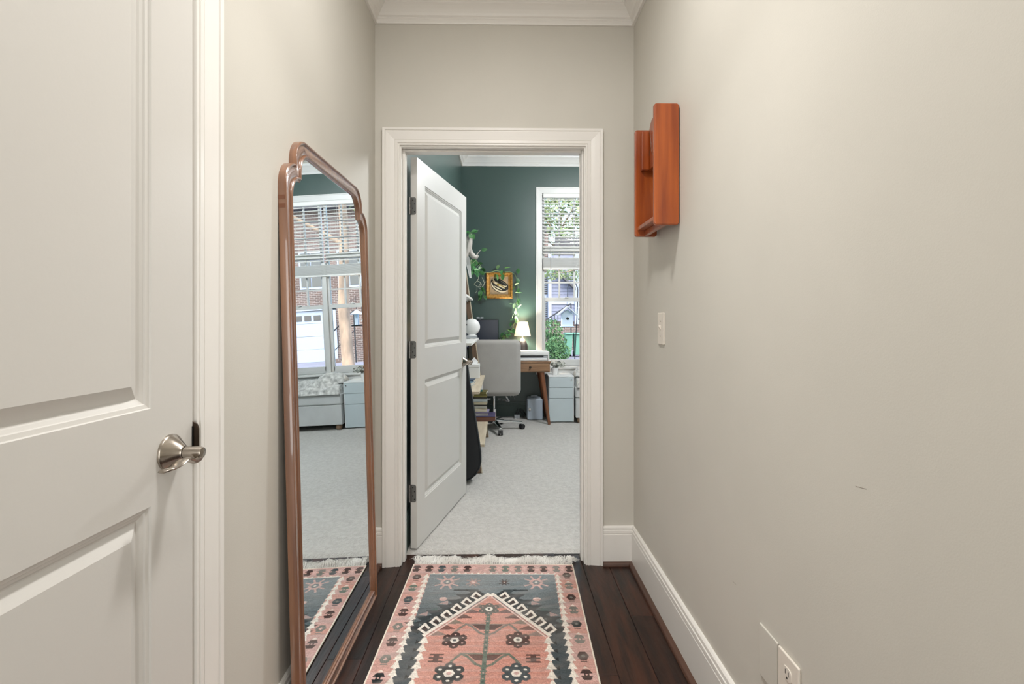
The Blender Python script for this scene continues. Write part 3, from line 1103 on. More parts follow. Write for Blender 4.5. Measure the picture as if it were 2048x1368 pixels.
# band, hooks
for s_ in (-1, 1):
    ax, av, bx_, bv = s_ * .018, .283, s_ * .237, .568
    d = Vector((bx_ - ax, bv - av))
    L = d.length
    d.normalize()
    n = Vector((d.y, -d.x)) * s_          # outwards (towards the far corners)

    def Q(s, h):
        return (ax + d.x * s + n.x * h, av + d.y * s + n.y * h)
    fillp([Q(0, 0), Q(L, 0), Q(L, .058), Q(-.01, .050)], BLACK, .85)
    nh = 6
    pl = L / nh
    for k in range(nh):
        a_ = k * pl + .050
        stroke([Q(a_, .004), Q(a_ - .003, .042), Q(a_ - .040, .050), Q(a_ - .030, .018)], .0110, CREAM)
        fillp([Q(a_ - .010, .012), Q(a_ - .010, .036), Q(a_ - .030, .040), Q(a_ - .022, .018)], BROWN, .7)
    stroke([Q(-.012, 0), Q(L, 0)], .015, CREAM)
    stroke([Q(0, -.014), Q(L, -.014)], .006, ROSE)
    stroke([Q(0, -.0185), Q(L, -.0185)], .0025, CREAM)
    stroke([Q(0, -.0115), Q(L, -.0115)], .002, BROWN, .7)
    for k in range(6):                   # stepped triangles inside
        s0 = .07 + k * .048
        c_ = [GREY, DARK, BLACK, GREEN, BROWN, GREY][k]
        fillp([Q(s0, -.022), Q(s0 + .040, -.022), (Q(s0 + .02, -.022)[0] - s_ * .052, Q(s0 + .02, -.022)[1] + .012)], c_, .75)
rect(-.022, .022, .277, .290, CREAM)
# stars in the dark field
for cx_, c1, c2, r_ in ((-.201, ROSE, SLATE, .052), (-.083, PINK * .75, ROSE, .030), (.058, BROWN, BROWN * 1.6, .022), (.203, ROSE, SLATE, .052)):
    for a in ((1, .55), (1, -.55), (-1, .55), (-1, -.55), (.45, 1), (-.45, 1), (.45, -1), (-.45, -1)):
        stroke([(cx_ + a[0] * r_ * .30, .172 + a[1] * r_ * .40), (cx_ + a[0] * r_ * .95, .172 + a[1] * r_ * 1.05)], .0095 if r_ > .04 else .007, c1, .75)
    ngon(cx_, .172, r_ * .62, r_ * .72, 6, c1, 0, .8)
    ngon(cx_, .172, r_ * .36, r_ * .42, 6, c2)
    ngon(cx_, .172, r_ * .14, r_ * .16, 6, CREAM, 0, .8)
for s_ in (-1, 1):
    ngon(s_ * .200, .315, .018, .016, 6, ROSE)
    stroke([(s_ * .185, .308), (s_ * .215, .308)], .004, CREAM)
# top border
rect(-HB, HB, .0, .090, PINK)
rect(-HB, HB, .030, .060, SAL, .45)
for k in range(13):
    cx_ = -.366 + k * .061
    cc = (BROWN, BROWN, DARK, GREY, BROWN, PINK, GREY, GREEN, GREY, BROWN, BROWN, GREY, BROWN)[k]
    hexmotif(cx_, .043, .040, .060, cc)
    fillp([(cx_ + .0305 - .014, .043), (cx_ + .0305, .020), (cx_ + .0305 + .014, .043), (cx_ + .0305, .066)], ROSE)
    fillp([(cx_ - .014, .088), (cx_, .072), (cx_ + .014, .088)], ROSE)
stroke([(-.292, .094), (.292, .094)], .006, CREAM)
for k in range(20):
    fillp([(-.285 + k * .030, .094), (-.276 + k * .030, .080), (-.267 + k * .030, .094)], CREAM, .8)
# side borders
for s_ in (-1, 1):
    for k in range(10):
        v0 = .125 + k * .0975
        if s_ > 0:
            v0 -= .022
        cc = (BROWN, GREEN, DARK, BROWN, GREY, BROWN, GREY, BLACK, GREY, BROWN)[(k + (3 if s_ > 0 else 0)) % 10]
        cx_ = s_ * .349
        if k % 2 == 0:
            ngon(cx_, v0, .0215, .026, 6, cc, 0)
            ngon(cx_, v0, .008, .009, 4, GREY if cc is not GREY else ROSE)
            rect(cx_ - .012, cx_ + .012, v0 + .028, v0 + .032, cc)
        else:
            hexmotif(cx_, v0, .042, .052, cc, ROSE)
            fillp([(cx_ - .012, v0 - .030), (cx_, v0 - .042), (cx_ + .012, v0 - .030)], CREAM, .8)
    k = 0
    v0 = .095
    while v0 < .96:
        tree(s_ * .305, v0, .034, .044, CREAM)
        v0 += .0415
    v0 = .575
    while v0 < .96:
        tree(s_ * .232, v0, .038, .048, CREAM)
        v0 += .047
    for k in range(20):                  # serrated inner edge of the dark band
        v0 = .60 + k * .047
        fillp([(s_ * .262, v0), (s_ * .246, v0 + .012), (s_ * .262, v0 + .026)], BLACK)
# stem, branches and flowers
rect(-.0085, .0085, .42, .96, GREEN)
for k in range(36):
    v0 = .43 + k * .015
    rect(-.0035, .0035, v0, v0 + .006, ROSE if k % 2 else DARK, .7)
    rect(-.013, .013, v0 + .009, v0 + .012, GREEN)


def flower(cx, cy, r, c, cin, dots=False):
    for k in range(6):
        a = k * PI / 3 + PI / 6
        ngon(cx + r * .64 * math.cos(a), cy + r * .64 * math.sin(a), r * .38, r * .38, 7, c, a)
        if dots:
            ngon(cx + r * .66 * math.cos(a), cy + r * .66 * math.sin(a), r * .13, r * .10, 6, CREAM)
        else:
            ngon(cx + r * .68 * math.cos(a), cy + r * .68 * math.sin(a), r * .10, r * .07, 5, ROSE)
    ngon(cx, cy, r * .52, r * .52, 8, c)
    ngon(cx, cy, r * .36, r * .36, 6, CREAM)
    ngon(cx, cy, r * .17, r * .15, 6, cin)


flower(0, .390, .046, GREY * .8, DARK)
ngon(0, .390, .012, .010, 6, CREAM)
ngon(0, .390, .006, .005, 6, BLACK)
for v0, c_ in ((.500, GREY), (.682, GREEN), (.870, GREY)):
    fillp([(-.062, v0), (.062, v0), (.030, v0 + .034), (-.030, v0 + .034)], BLACK if v0 < .6 else BROWN, .85)
    rect(-.0085, .0085, v0, v0 + .04, GREEN)
    for s_ in (-1, 1):
        stroke([(0, v0 + .070), (s_ * .030, v0 + .052), (s_ * .062, v0 + .012), (s_ * .085, v0 - .002), (s_ * .102, v0 + .018), (s_ * .125, v0 + .055)], .0105, c_, .9)
        stroke([(s_ * .012, v0 - .003), (s_ * .085, v0 - .003)], .006, c_, .9)
for cx_, cy_, r_, c_, ci, dt in ((-.118, .600, .050, BROWN, DARK, False), (.118, .596, .050, BROWN * 1.5, GREY, False), (-.116, .782, .056, BLACK * 1.3, PINK, True),
                                 (.112, .780, .054, DARK, ROSE, True)):
    flower(cx_, cy_, r_, c_, ci, dt)
for s_ in (-1, 1):
    cx_ = s_ * .172
    for vv in (.684, .702, .722):
        rect(cx_ - .026, cx_ + .026, vv - .0042, vv + .0042, C('5E423C'))
    rect(cx_ - .010, cx_ + .010, .684, .724, C('5E423C'))
    rect(s_ * .05 - .02, s_ * .05 + .02, .900, .908, BROWN)
    rect(s_ * .165 - .03, s_ * .165 + .03, .925, .94, BROWN)
# wear and weave
nzr = np.random.rand(nvh, nu, 1)
streak = np.random.rand(nvh, nu // 6 + 2, 1).repeat(6, axis=1)[:, :nu]
IMG = IMG * (0.72 + 0.46 * nzr) * (0.86 + 0.30 * streak)
blot = np.zeros_like(UU)
for k_ in range(14):
    blot += np.sin(UU * random.uniform(5, 60) + VV * random.uniform(20, 140) + random.uniform(0, 6))
blot = np.clip(blot / 9 + .35, 0, 1)[..., None] ** 2 * .32
IMG = IMG * (1 - blot) + blot * np.array(C('8F8680'))
fade = (np.sin(VV * 13 + np.sin(UU * 9) * 2) * .5 + .5)[..., None]
IMG = IMG * (1 - .10 * fade) + .10 * fade * np.array(C('B9ADA4'))
lum = IMG.mean(-1, keepdims=True)
IMG = IMG * .84 + lum * .16 * np.array([1.0, .98, .95])
IMG = np.clip(IMG, 0, 1)
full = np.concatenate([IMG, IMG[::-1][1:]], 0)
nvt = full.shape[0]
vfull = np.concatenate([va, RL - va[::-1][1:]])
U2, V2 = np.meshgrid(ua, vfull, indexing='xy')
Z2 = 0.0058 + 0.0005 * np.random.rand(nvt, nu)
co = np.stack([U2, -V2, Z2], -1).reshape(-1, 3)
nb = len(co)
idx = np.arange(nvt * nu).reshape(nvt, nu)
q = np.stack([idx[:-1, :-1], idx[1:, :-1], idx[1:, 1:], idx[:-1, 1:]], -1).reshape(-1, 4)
me = bpy.data.meshes.new('pile')
me.vertices.add(nb)
me.vertices.foreach_set('co', co.ravel())
me.loops.add(len(q) * 4)
me.loops.foreach_set('vertex_index', q.ravel().astype(np.int32))
me.polygons.add(len(q))
me.polygons.foreach_set('loop_start', np.arange(0, len(q) * 4, 4, dtype=np.int32))
me.polygons.foreach_set('loop_total', np.full(len(q), 4, np.int32))
me.update(calc_edges=True)
ca = me.color_attributes.new('weave', 'FLOAT_COLOR', 'POINT')
ca.data.foreach_set('color', np.concatenate([full.reshape(-1, 3), np.ones((nb, 1))], 1).astype(np.float32).ravel())
rm = bpy.data.materials.new('woven_rug')
rm.use_nodes = True
nt = rm.node_tree
b = nt.nodes['Principled BSDF']
b.inputs['Roughness'].default_value = .9
b.inputs['Specular IOR Level'].default_value = .15
an = nt.nodes.new('ShaderNodeAttribute')
an.attribute_name = 'weave'
nt.links.new(an.outputs['Color'], b.inputs['Base Color'])
wt = nt.nodes.new('ShaderNodeTexNoise')
wt.inputs['Scale'].default_value = 380
tcn = nt.nodes.new('ShaderNodeTexCoord')
nt.links.new(tcn.outputs['Object'], wt.inputs['Vector'])
bpn = nt.nodes.new('ShaderNodeBump')
bpn.inputs['Strength'].default_value = .5
bpn.inputs['Distance'].default_value = .002
nt.links.new(wt.outputs['Fac'], bpn.inputs['Height'])
nt.links.new(bpn.outputs[0], b.inputs['Normal'])
me.materials.append(rm)
rug = tag(empty('runner_rug', (-.0455, 2.540, 0), R(-1.44)), 'pink and charcoal patterned runner rug with white fringe on the dark wood floor', 'rug')
po = bpy.data.objects.new('pile', me)
COL.objects.link(po)
po.parent = rug
mb = MB()
for s_ in (-1, 1):
    mb.tube([(s_ * (RW / 2 + .001), 0, .0042), (s_ * (RW / 2 + .001), -RL, .0042)], .0034, 8)
mb.tube([(-RW / 2, .001, .0042), (RW / 2, .001, .0042)], .0036, 8)
mb.tube([(-RW / 2, -RL, .0042), (RW / 2, -RL, .0042)], .0036, 8)
mb.obj('binding', 'rug_edge', rug, smooth=60)
fr = MB()
nt_ = 150
for i in range(nt_):
    bx0 = -RW / 2 + .003 + (RW - .006) * i / (nt_ - 1)
    lean_ = .018 * math.sin(i * .23) + .015 * math.sin(i * .071 + 1) + (-.025 if i < 5 else 0) + (.03 if i > nt_ - 7 else 0)
    ln = .074 + .016 * math.sin(i * .11) + .010 * math.sin(i * .37) + random.uniform(-.014, .016)
    lift = .020 + .010 * math.sin(i * .17 + 2)
    for j in range(12):
        px0 = bx0 + random.uniform(-.0008, .0008)
        ex = lean_ + random.uniform(-.028, .028)
        l2 = ln * random.uniform(.75, 1.12)
        pts = []
        ph = random.uniform(0, 6)
        for k in range(6):
            t = k / 5
            pts.append((px0 + ex * t * t + .004 * t * math.sin(ph + t * 8) + (random.uniform(-.003, .003) if k > 2 else 0), .001 + l2 * (t - .12 * t * t),
                        .004 + lift * math.sin(min(1, t * 1.1) * PI) * (0.5 + .5 * math.sin(ph * 2)) + .003 * t * random.random() + .0015))
        fr.tube(pts, [.0009, .00075, .00075, .0007, .0006, .0004], 3, caps=False)
fo = fr.obj('fringe', 'fringe', rug)
fo['kind'] = 'stuff'

# ------------------------------------------------------------------ study furniture
CZ0 = .009   # carpet top

# desk
DKX0, DKX1, DKY0, DKY1 = -.495, .548, 5.885, 6.405
desk = tag(empty('desk', ((DKX0 + DKX1) / 2, DKY0, 0)), 'brown wooden desk with slim drawer and splayed tapered legs at the far wall', 'desk')
desk.location = (0, 0, 0)
MB().box(DKX0, DKX1, DKY0, DKY1, .712, .732).obj('desktop', 'desk_wood', desk, bevel=.004)
MB().box(DKX0 + .01, DKX1 - .008, DKY0 + .016, DKY1 - .01, .604, .712).obj('case', 'desk_wood', desk, bevel=.003)
for x0, x1 in ((.060, .530), (-.465, .040)):
    dr = MB().box(x0, x1, DKY0 + .004, DKY0 + .018, .617, .706).obj('drawer', 'desk_wood', desk, bevel=.002)
    MB().lathe([(.0005, 0), (.008, 0), (.0065, .006), (.011, .012), (.0135, .018), (.010, .023), (.0005, .025)], 18,
               Matrix.Translation(((x0 + x1) / 2 + .02, DKY0 + .004, .663)) @ Matrix.Rotation(PI / 2, 4, 'X')).obj('knob', 'knob', dr, smooth=50)
for sx, sy in ((1, -1), (1, 1), (-1, -1), (-1, 1)):
    tx = DKX1 - .10 if sx > 0 else DKX0 + .10
    ty = DKY0 + .06 if sy < 0 else DKY1 - .06
    MB().tube([(tx, ty, .606), (tx + sx * .022, ty, .45), (tx + sx * .085, ty + sy * .025, CZ0)], [.033, .028, .0155], 20).obj('leg', 'desk_leg', desk, smooth=40)

# table lamp
lp = at(1045, 690, 6.29)
lamp = tag(empty('table_lamp', (lp.x, 6.29, .732)), 'lit table lamp with tapered cream shade and dark egg-shaped base on the desk', 'lamp')
MB().lathe([(.0005, 0), (.040, 0), (.056, .030), (.065, .080), (.067, .130), (.061, .170), (.047, .207), (.027, .236), (.013, .246), (.010, .250), (.0005, .250)], 32).obj('base', 'lamp_base', lamp, smooth=50)
MB().tube([(0, 0, .248), (0, 0, .325)], .006, 12).obj('neck', 'white_pl', lamp, smooth=50)
MB().lathe([(.100, .275), (.063, .446), (.0615, .446), (.0985, .275)], 48, cap=False).obj('lamp_shade', 'lamp_shade', lamp, smooth=50)
MB().ball((0, 0, .330), .022, 14, 10).obj('bulb', 'glass', lamp, smooth=60)
light('desk_lamp_bulb', 'POINT', (lp.x, 6.29, .732 + .385), 17, (1.0, .86, .68), size=.03)

# printer / scanner
pr = tag(empty('printer', (.32, 5.93, .732)), 'low white flatbed scanner on the right end of the desk', 'scanner')
MB().box(-.205, .215, 0, .27, .064, .108).obj('lid', 'white_pl', pr, bevel=.010, seg=3)
MB().box(-.205, .205, .012, .27, .012, .064).obj('body', 'grey_pl', pr, bevel=.006)
MB().box(-.19, .150, .004, .03, .046, .058).obj('paper_slot', 'black', pr, bevel=.002)
MB().box(-.20, .19, -.012, .02, .004, .030).obj('paper_tray', 'white_pl', pr, bevel=.005)
MB().box(.196, .214, .0, .27, .0, .07).obj('side_cover', 'white_pl', pr, bevel=.005)

# monitor
mo = tag(empty('monitor', (-.262, 6.20, .732)), 'dark switched-off monitor on the desk behind the grey chair', 'monitor')
MB().box(-.215, .215, -.010, .018, .120, .472).obj('housing', 'rubber', mo, bevel=.006)
MB().box(-.207, .207, -.0125, -.009, .140, .466).obj('screen', 'screen', mo)
MB().box(-.03, .03, .018, .035, .0, .25).obj('stand', 'grey_pl', mo, bevel=.004)
MB().box(-.10, .10, -.06, .09, 0, .010).obj('stand_base', 'grey_pl', mo, bevel=.003)
wc = tag(MB().tube([(-.04, 0, .018), (-.005, 0, .018)], .013, 12).tube([(.005, 0, .018), (.04, 0, .018)], .013, 12).box(-.012, .012, -.01, .01, 0, .010).obj('webcam', 'grey_pl', None, smooth=40),
         'small dark webcam sitting on top of the monitor', 'webcam')
wp = at(960, 637, 6.2)
wc.location = (wp.x, 6.205, 1.205)

# office chair
ch = tag(empty('office_chair', (-.095, 5.67, CZ0), 0), 'light grey upholstered swivel office chair on chrome wheeled base at the desk', 'chair')


def cushion(w, h, t, r, n=7):
    """rounded cushion lying in a,b with thickness t"""
    return rrect(-w / 2, w / 2, -h / 2, h / 2, r, n)


cb = MB()
pl = rrect(-.265, .265, .400, .972, .062, 7)


def FB(a, b, h):
    bow = .05 * (a / .265) ** 2
    return (a, -.275 + h + bow * -1 * -1 - .02 * (b - .7), b)


lay = [(-.030, .026), (-.022, .008), (-.010, 0), (.010, 0), (.022, .008), (.030, .026)]
cvs, cfs = [], []


def inset_r(w0, w1, z0, z1, r, d):
    return rrect(w0 + d, w1 - d, z0 + d, z1 - d, max(r - d, .01), 7)


for h, d in [(-.034, .05), (-.033, .03)] + lay + [(.033, .03), (.034, .05)]:
    for a, b_2 in inset_r(-.265, .265, .392, .968, .062, d):
        cvs.append(FB(a, b_2, h))
nn = len(pl)
nl = len(lay) + 4
for i in range(nl - 1):
    for k in range(nn):
        a, b_2 = i * nn + k, i * nn + (k + 1) % nn
        cfs.append((a, b_2, b_2 + nn, a + nn))
cfs.append(tuple(range(nn)))
cfs.append(tuple(range((nl - 1) * nn, nl * nn)))
cb.add(cvs, cfs)
cbk = cb.obj('backrest', 'chair_fab', ch, smooth=60)
cbk.rotation_euler = (0, 0, R(4))
st = MB().box(-.25, .25, -.22, .26, .40, .47).obj('seat', 'chair_fab', ch, bevel=.03, seg=4)
st.rotation_euler = (0, 0, R(4))
MB().tube([(.13, -.24, .39), (.16, -.17, .33), (.05, -.03, .33)], .010, 8).tube([(-.13, -.24, .43), (-.10, -.17, .35), (-.04, -.03, .33)], .010, 8).obj('back_bracket', 'chrome', ch, smooth=50)
MB().tube([(0, 0, .10), (0, 0, .39)], .016, 16).tube([(0, 0, .08), (0, 0, .22)], .027, 16).obj('gas_lift', 'chrome', ch, smooth=50)
leg0 = MB().add([(.02, -.022, .105), (.02, .022, .105), (.02, .022, .070), (.02, -.022, .070), (.305, -.014, .078), (.305, .014, .078), (.305, .014, .062), (.305, -.014, .062)],
                [(0, 1, 2, 3), (7, 6, 5, 4), (0, 4, 5, 1), (1, 5, 6, 2), (2, 6, 7, 3), (3, 7, 4, 0)]).obj('leg', 'chrome', ch, bevel=.004)
cs0 = MB().tube([(0, -.024, .026), (0, -.006, .026)], .026, 18).tube([(0, .006, .026), (0, .024, .026)], .026, 18).box(-.012, .020, -.008, .008, .02, .05).obj('caster', 'rubber', ch, smooth=40)
sk0 = MB().tube([(0, 0, .045), (0, 0, .075)], .008, 10).obj('caster_stem', 'chrome', ch, smooth=40)
angs = [4, -76, -145, 146, 74]
for k, a in enumerate(angs):
    l_ = leg0 if k == 0 else link_copy(leg0, ch)
    c_ = cs0 if k == 0 else link_copy(cs0, ch)
    s_ = sk0 if k == 0 else link_copy(sk0, ch)
    l_.rotation_euler = (0, 0, R(a))
    for o in (c_, s_):
        o.location = (.302 * math.cos(R(a)), .302 * math.sin(R(a)), 0)
    c_.rotation_euler = (0, 0, R(a * 1.7 + 40))

# filing cabinet
fc = tag(empty('file_cabinet', (.682, 6.035, 0)), 'pale blue-grey three-drawer metal file cabinet between desk and bench', 'cabinet')
MB().box(-.147, .147, .004, .375, CZ0 + .006, .535).obj('body', 'cab', fc, bevel=.002)
MB().box(-.148, .148, -.003, .376, .535, .550).obj('top', 'cab_top', fc, bevel=.003)
for z0, z1 in ((.024, .288), (.292, .412), (.416, .533)):
    MB().box(-.141, .141, -.012, .006, z0, z1).obj('drawer', 'cab', fc, bevel=.002)
MB().box(.141, .147, -.010, .006, .022, .533).obj('grip_edge', 'cab_top', fc)
MB().lathe([(.0005, 0), (.008, 0), (.008, .004), (.0005, .005)], 14, Matrix.Translation((.118, -.012, .505)) @ Matrix.Rotation(PI / 2, 4, 'X')).obj('lock', 'chrome', fc)

# plant on the cabinet
pp = at(1109.5, 745, 6.17)
pt_ = tag(empty('potted_plant', (pp.x, 6.17, .550)), 'sprawling silvery-leaved plant in a white pot on the file cabinet', 'plant')
MB().lathe([(.0005, 0), (.034, 0), (.041, .082), (.036, .082), (.034, .072), (.0005, .072)], 28).obj('pot', 'white_pl', pt_, smooth=40)


def leaf_mesh(name, L, W, m_, fold=.15, curl=.2):
    mb = MB()
    outl = [(0, 0), (.18, .62), (.40, .98), (.62, .92), (.84, .55), (1.0, 0)]
    v = []
    for t, w_ in outl:
        z_ = -curl * L * t * t
        v += [(t * L, -w_ * W / 2, z_ + fold * w_ * W / 2), (t * L, 0, z_), (t * L, w_ * W / 2, z_ + fold * w_ * W / 2)]
    f = []
    for i in range(len(outl) - 1):
        for k in range(2):
            a = i * 3 + k
            f.append((a, a + 1, a + 4, a + 3))
    mb.add(v, f)
    return mb.mesh(name, m_, 60)


def leaf_obj(me_, parent, loc, dirv, roll=0, sc=1.0, name='leaf'):
    o = bpy.data.objects.new(name, me_)
    COL.objects.link(o)
    o.parent = parent
    d = Vector(dirv).normalized()
    q_ = d.to_track_quat('X', 'Z')
    o.matrix_local = Matrix.Translation(loc) @ q_.to_matrix().to_4x4() @ Matrix.Rotation(roll, 4, 'X') @ Matrix.Scale(sc, 4)
    return o


lm_s = leaf_mesh('silver_leaf', .026, .016, 'silver_leaf')
stm = MB()
tips = []
for k in range(40):
    a = random.uniform(0, 2 * PI)
    r_ = random.uniform(.03, .085)
    zt = .082 + random.uniform(.015, .085)
    if k < 18:
        a, r_, zt = random.uniform(-.5, .5), random.uniform(.06, .145), .082 + random.uniform(.0, .07)
    p0 = Vector((0, 0, .070))
    p2 = Vector((r_ * math.cos(a), r_ * math.sin(a) * .8, zt))
    p1 = Vector((p2.x * .4, p2.y * .4, max(.10, zt * .95)))
    stm.tube([p0, p1, p2], .0012, 4)
    for t in (.45, .6, .75, .9, 1.0):
        tips.append((p0.lerp(p1, t * 1.0) if t < .5 else p1.lerp(p2, (t - .5) * 2), (random.uniform(-1, 1), random.uniform(-1, 1), random.uniform(-.2, .8))))
stm.obj('stem', 'stem_pale', pt_)
for p_, d_ in tips:
    leaf_obj(lm_s, pt_, p_, d_, random.uniform(-1, 1), random.uniform(.7, 1.25))

# mini fridge, power strip, cables
fx = tag(empty('mini_fridge', (.388, 6.225, CZ0)), 'small rounded blue-grey mini fridge on the carpet under the desk', 'fridge')
fb = MB().box(-.098, .088, -.02, .145, 0, .262).obj('body', 'fridge', fx, bevel=.028, seg=4)
MB().box(-.092, .092, -.052, -.022, .002, .252).obj('door', 'fridge', fx, bevel=.018, seg=4)
MB().box(-.078, -.050, -.064, -.050, .112, .150).obj('latch', 'chrome', fx, bevel=.005)
MB().tube([(-.05, .05, .258), (-.04, .05, .276), (.03, .05, .276), (.04, .05, .258)], .007, 8).obj('handle', 'fridge', fx, smooth=50)
pw = at(1034, 831, 6.30)
ps = tag(MB().box(-.033, .033, -.02, .02, 0, .040).box(-.024, -.006, -.024, -.019, .008, .030).box(.006, .024, -.024, -.019, .008, .030).obj('power_strip', 'grey_pl', None, bevel=.003),
         'grey power strip block on the carpet against the green baseboard', 'power strip')
ps.location = (pw.x, 6.30, CZ0)
cm = MB()
for k in range(5):
    x0 = pw.x + random.uniform(-.02, .03)
    cm.tube([(x0, 6.30, .055), (x0 + .03, 6.29, .10 + .01 * k), (x0 + .07, 6.30, .115 - .012 * k), (x0 + .10, 6.31, .05), (x0 + .06, 6.27, .026), (x0 + .09, 6.26, .03)], .0040, 6)
cm.tube([(pw.x - .03, 6.31, .03), (pw.x - .15, 6.33, .022), (pw.x - .32, 6.33, .03), (pw.x - .42, 6.36, .022)], .004, 6)
tag(cm.obj('power_cables', 'cable', None, smooth=60), 'tangle of dark power cables beside the mini fridge', 'cables')
tag(MB().tube([(.075, 6.36, .60), (.10, 6.37, .42), (.135, 6.38, .26), (.155, 6.38, .21)], .004, 6).obj('cord', 'grey_pl', None, smooth=60),
    'thin grey cord behind the desk, slanting furthest towards the mini fridge', 'cord')
tag(MB().tube([(.065, 6.37, .60), (.075, 6.37, .42), (.10, 6.38, .26), (.105, 6.38, .212)], .0036, 6).obj('cord', 'grey_pl', None, smooth=60),
    'thin grey cord behind the desk, the steeper one beside the chair', 'cord')

# window bench with throw
BNX0, BNX1, BNY0, BNY1 = .845, 1.97, 5.97, 6.385
bn = tag(empty('window_bench', ((BNX0 + BNX1) / 2, BNY0, 0)), 'pale grey upholstered storage bench with round wooden feet under the window', 'bench')
bn.location = (0, 0, 0)
MB().box(BNX0, BNX1, BNY0, BNY1, .070, .300).obj('base', 'bench', bn, bevel=.008, seg=3)
MB().box(BNX0 - .004, BNX1 + .004, BNY0 - .006, BNY1, .303, .425).obj('lid', 'bench', bn, bevel=.018, seg=4)
for fx_ in (BNX0 + .055, BNX1 - .06):
    for fy_ in (BNY0 + .05, BNY1 - .05):
        MB().lathe([(.0005, 0), (.024, 0), (.036, .016), (.038, .034), (.030, .056), (.0005, .056)], 20, Matrix.Translation((fx_, fy_, CZ0))).obj('foot', 'foot_wood', bn, smooth=50)


def heightfield(x0, x1, y0, y1, nx, ny, fn, base):
    mb = MB()
    vs_, fs = [], []
    for i in range(nx):
        for j in range(ny):
            x_ = x0 + (x1 - x0) * i / (nx - 1)
            y_ = y0 + (y1 - y0) * j / (ny - 1)
            edge = i in (0, nx - 1) or j in (0, ny - 1)
            p = fn(x_, y_)
            vs_.append((x_ + (p[1] if not edge else 0), y_ + (p[2] if not edge else 0), base if edge else p[0]))
    for i in range(nx - 1):
        for j in range(ny - 1):
            a = i * ny + j
            fs.append((a, a + 1, a + ny + 1, a + ny))
    return mb.add(vs_, fs)


rngp = [(random.uniform(6, 22), random.uniform(6, 22), random.uniform(0, 6), random.uniform(.004, .014)) for _ in range(9)]


def throw(x_, y_):
    t = (y_ - (BNY0 - .03)) / .40
    u = (x_ - BNX0) / (BNX1 - BNX0)
    z_ = .455 + .11 * math.sin(min(1, max(0, t * 1.5)) * PI / 2) + .02 * math.sin(u * 7)
    for a, b_3, c_, d_ in rngp:
        z_ += d_ * math.sin(a * x_ + b_3 * y_ + c_)
    z_ += random.uniform(-.006, .006)
    z_ -= .12 * max(0, .10 - u) / .10 * .3
    return z_, random.uniform(-.003, .003), random.uniform(-.003, .003)


th = heightfield(BNX0 + .01, BNX1 - .02, BNY0 - .030, BNY1 - .02, 110, 50, throw, .424)
tag(th.obj('fluffy_throw', 'blanket', None, smooth=80), 'fluffy mottled grey and white throw blanket heaped on the window bench', 'blanket')


def pillow(x_, y_):
    u = (x_ - .86) / .34
    t = (y_ - 6.14) / .22
    e = max(0, 1 - abs(u * 2 - 1) ** 2.6) * max(0, 1 - abs(t * 2 - 1) ** 2.6)
    return .53 + .125 * e ** .45 + random.uniform(-.004, .004), 0, 0


tag(heightfield(.86, 1.20, 6.14, 6.36, 40, 26, pillow, .53).obj('fur_pillow', 'blanket', None, smooth=80), 'plump furry off-white pillow against the window beside the file cabinet', 'pillow')

# ------------------------------------------------------------------ ladder shelf along the left wall
ls = tag(empty('ladder_shelf', (-.3, 4.7, 0)), 'leaning wooden ladder shelf with pale shelves along the left study wall behind the door', 'shelf')
ls.location = (0, 0, 0)


def RX(z, y=4.05):
    return -.160 - .135 * z + (.018 if y > 5 else 0)


for y0 in (4.045, 5.285):
    z1 = 2.0
    T = [(RX(0, y0) - .05, CZ0), (RX(0, y0), CZ0), (RX(z1, y0), z1), (RX(z1, y0) - .05, z1)]
    MB().prism(T, y0, y0 + .030, XZ).obj('rail', 'shelf_wood', ls, bevel=.002)
    MB().prism([(a + .004, b) for a, b in T[1:3]] + [(T[2][0] - .004, z1), (T[1][0] - .004, CZ0)], y0 - .002, y0 + .032, XZ).obj('rail_highlight', 'pale_wood', ls)  # pale strip paints the bright highlight along the rail's front edge
    MB().box(SXL + .004, SXL + .03, y0, y0 + .03, CZ0, 1.9).obj('back_post', 'shelf_wood', ls, bevel=.002)
sh_z = [(.200, .045, 'pale_wood'), (.615, .062, 'pale_wood'), (.998, .052, 'white_shelf'), (1.400, .045, 'white_shelf'), (1.740, .02, 'white_shelf')]
for z_, ov, m_ in sh_z:
    xf = RX(z_) + ov
    MB().box(SXL + .006, xf, 4.10, 5.345, z_, z_ + .020).obj('shelf_board', m_, ls, bevel=.002)
    MB().box(xf - .06, xf - .045, 4.10, 5.345, z_ - .014, z_).obj('shelf_lip', m_, ls)

# books
cov = {}


def cover(c):
    if c not in cov:
        cov[c] = mat('book_cover_' + c, c, rough=.45, var=.08, vscale=12)
    return cov[c]


def book(label, x, y, z, w, d, h, col, rz=0, group=None):
    """closed book lying flat, spine towards the camera (-y)"""
    b_ = tag(empty('book', (x, y, z), R(rz)), label, 'book', group)
    mb = MB().box(-w / 2, w / 2, 0, d, 0, .0022).box(-w / 2, w / 2, 0, d, h - .0022, h).box(-w / 2, w / 2, 0, .0025, 0, h)
    mb.obj('cover', cover(col), b_)
    MB().box(-w / 2 + .003, w / 2 - .003, .003, d - .003, .0022, h - .0022).obj('pages', 'pages', b_)
    return b_


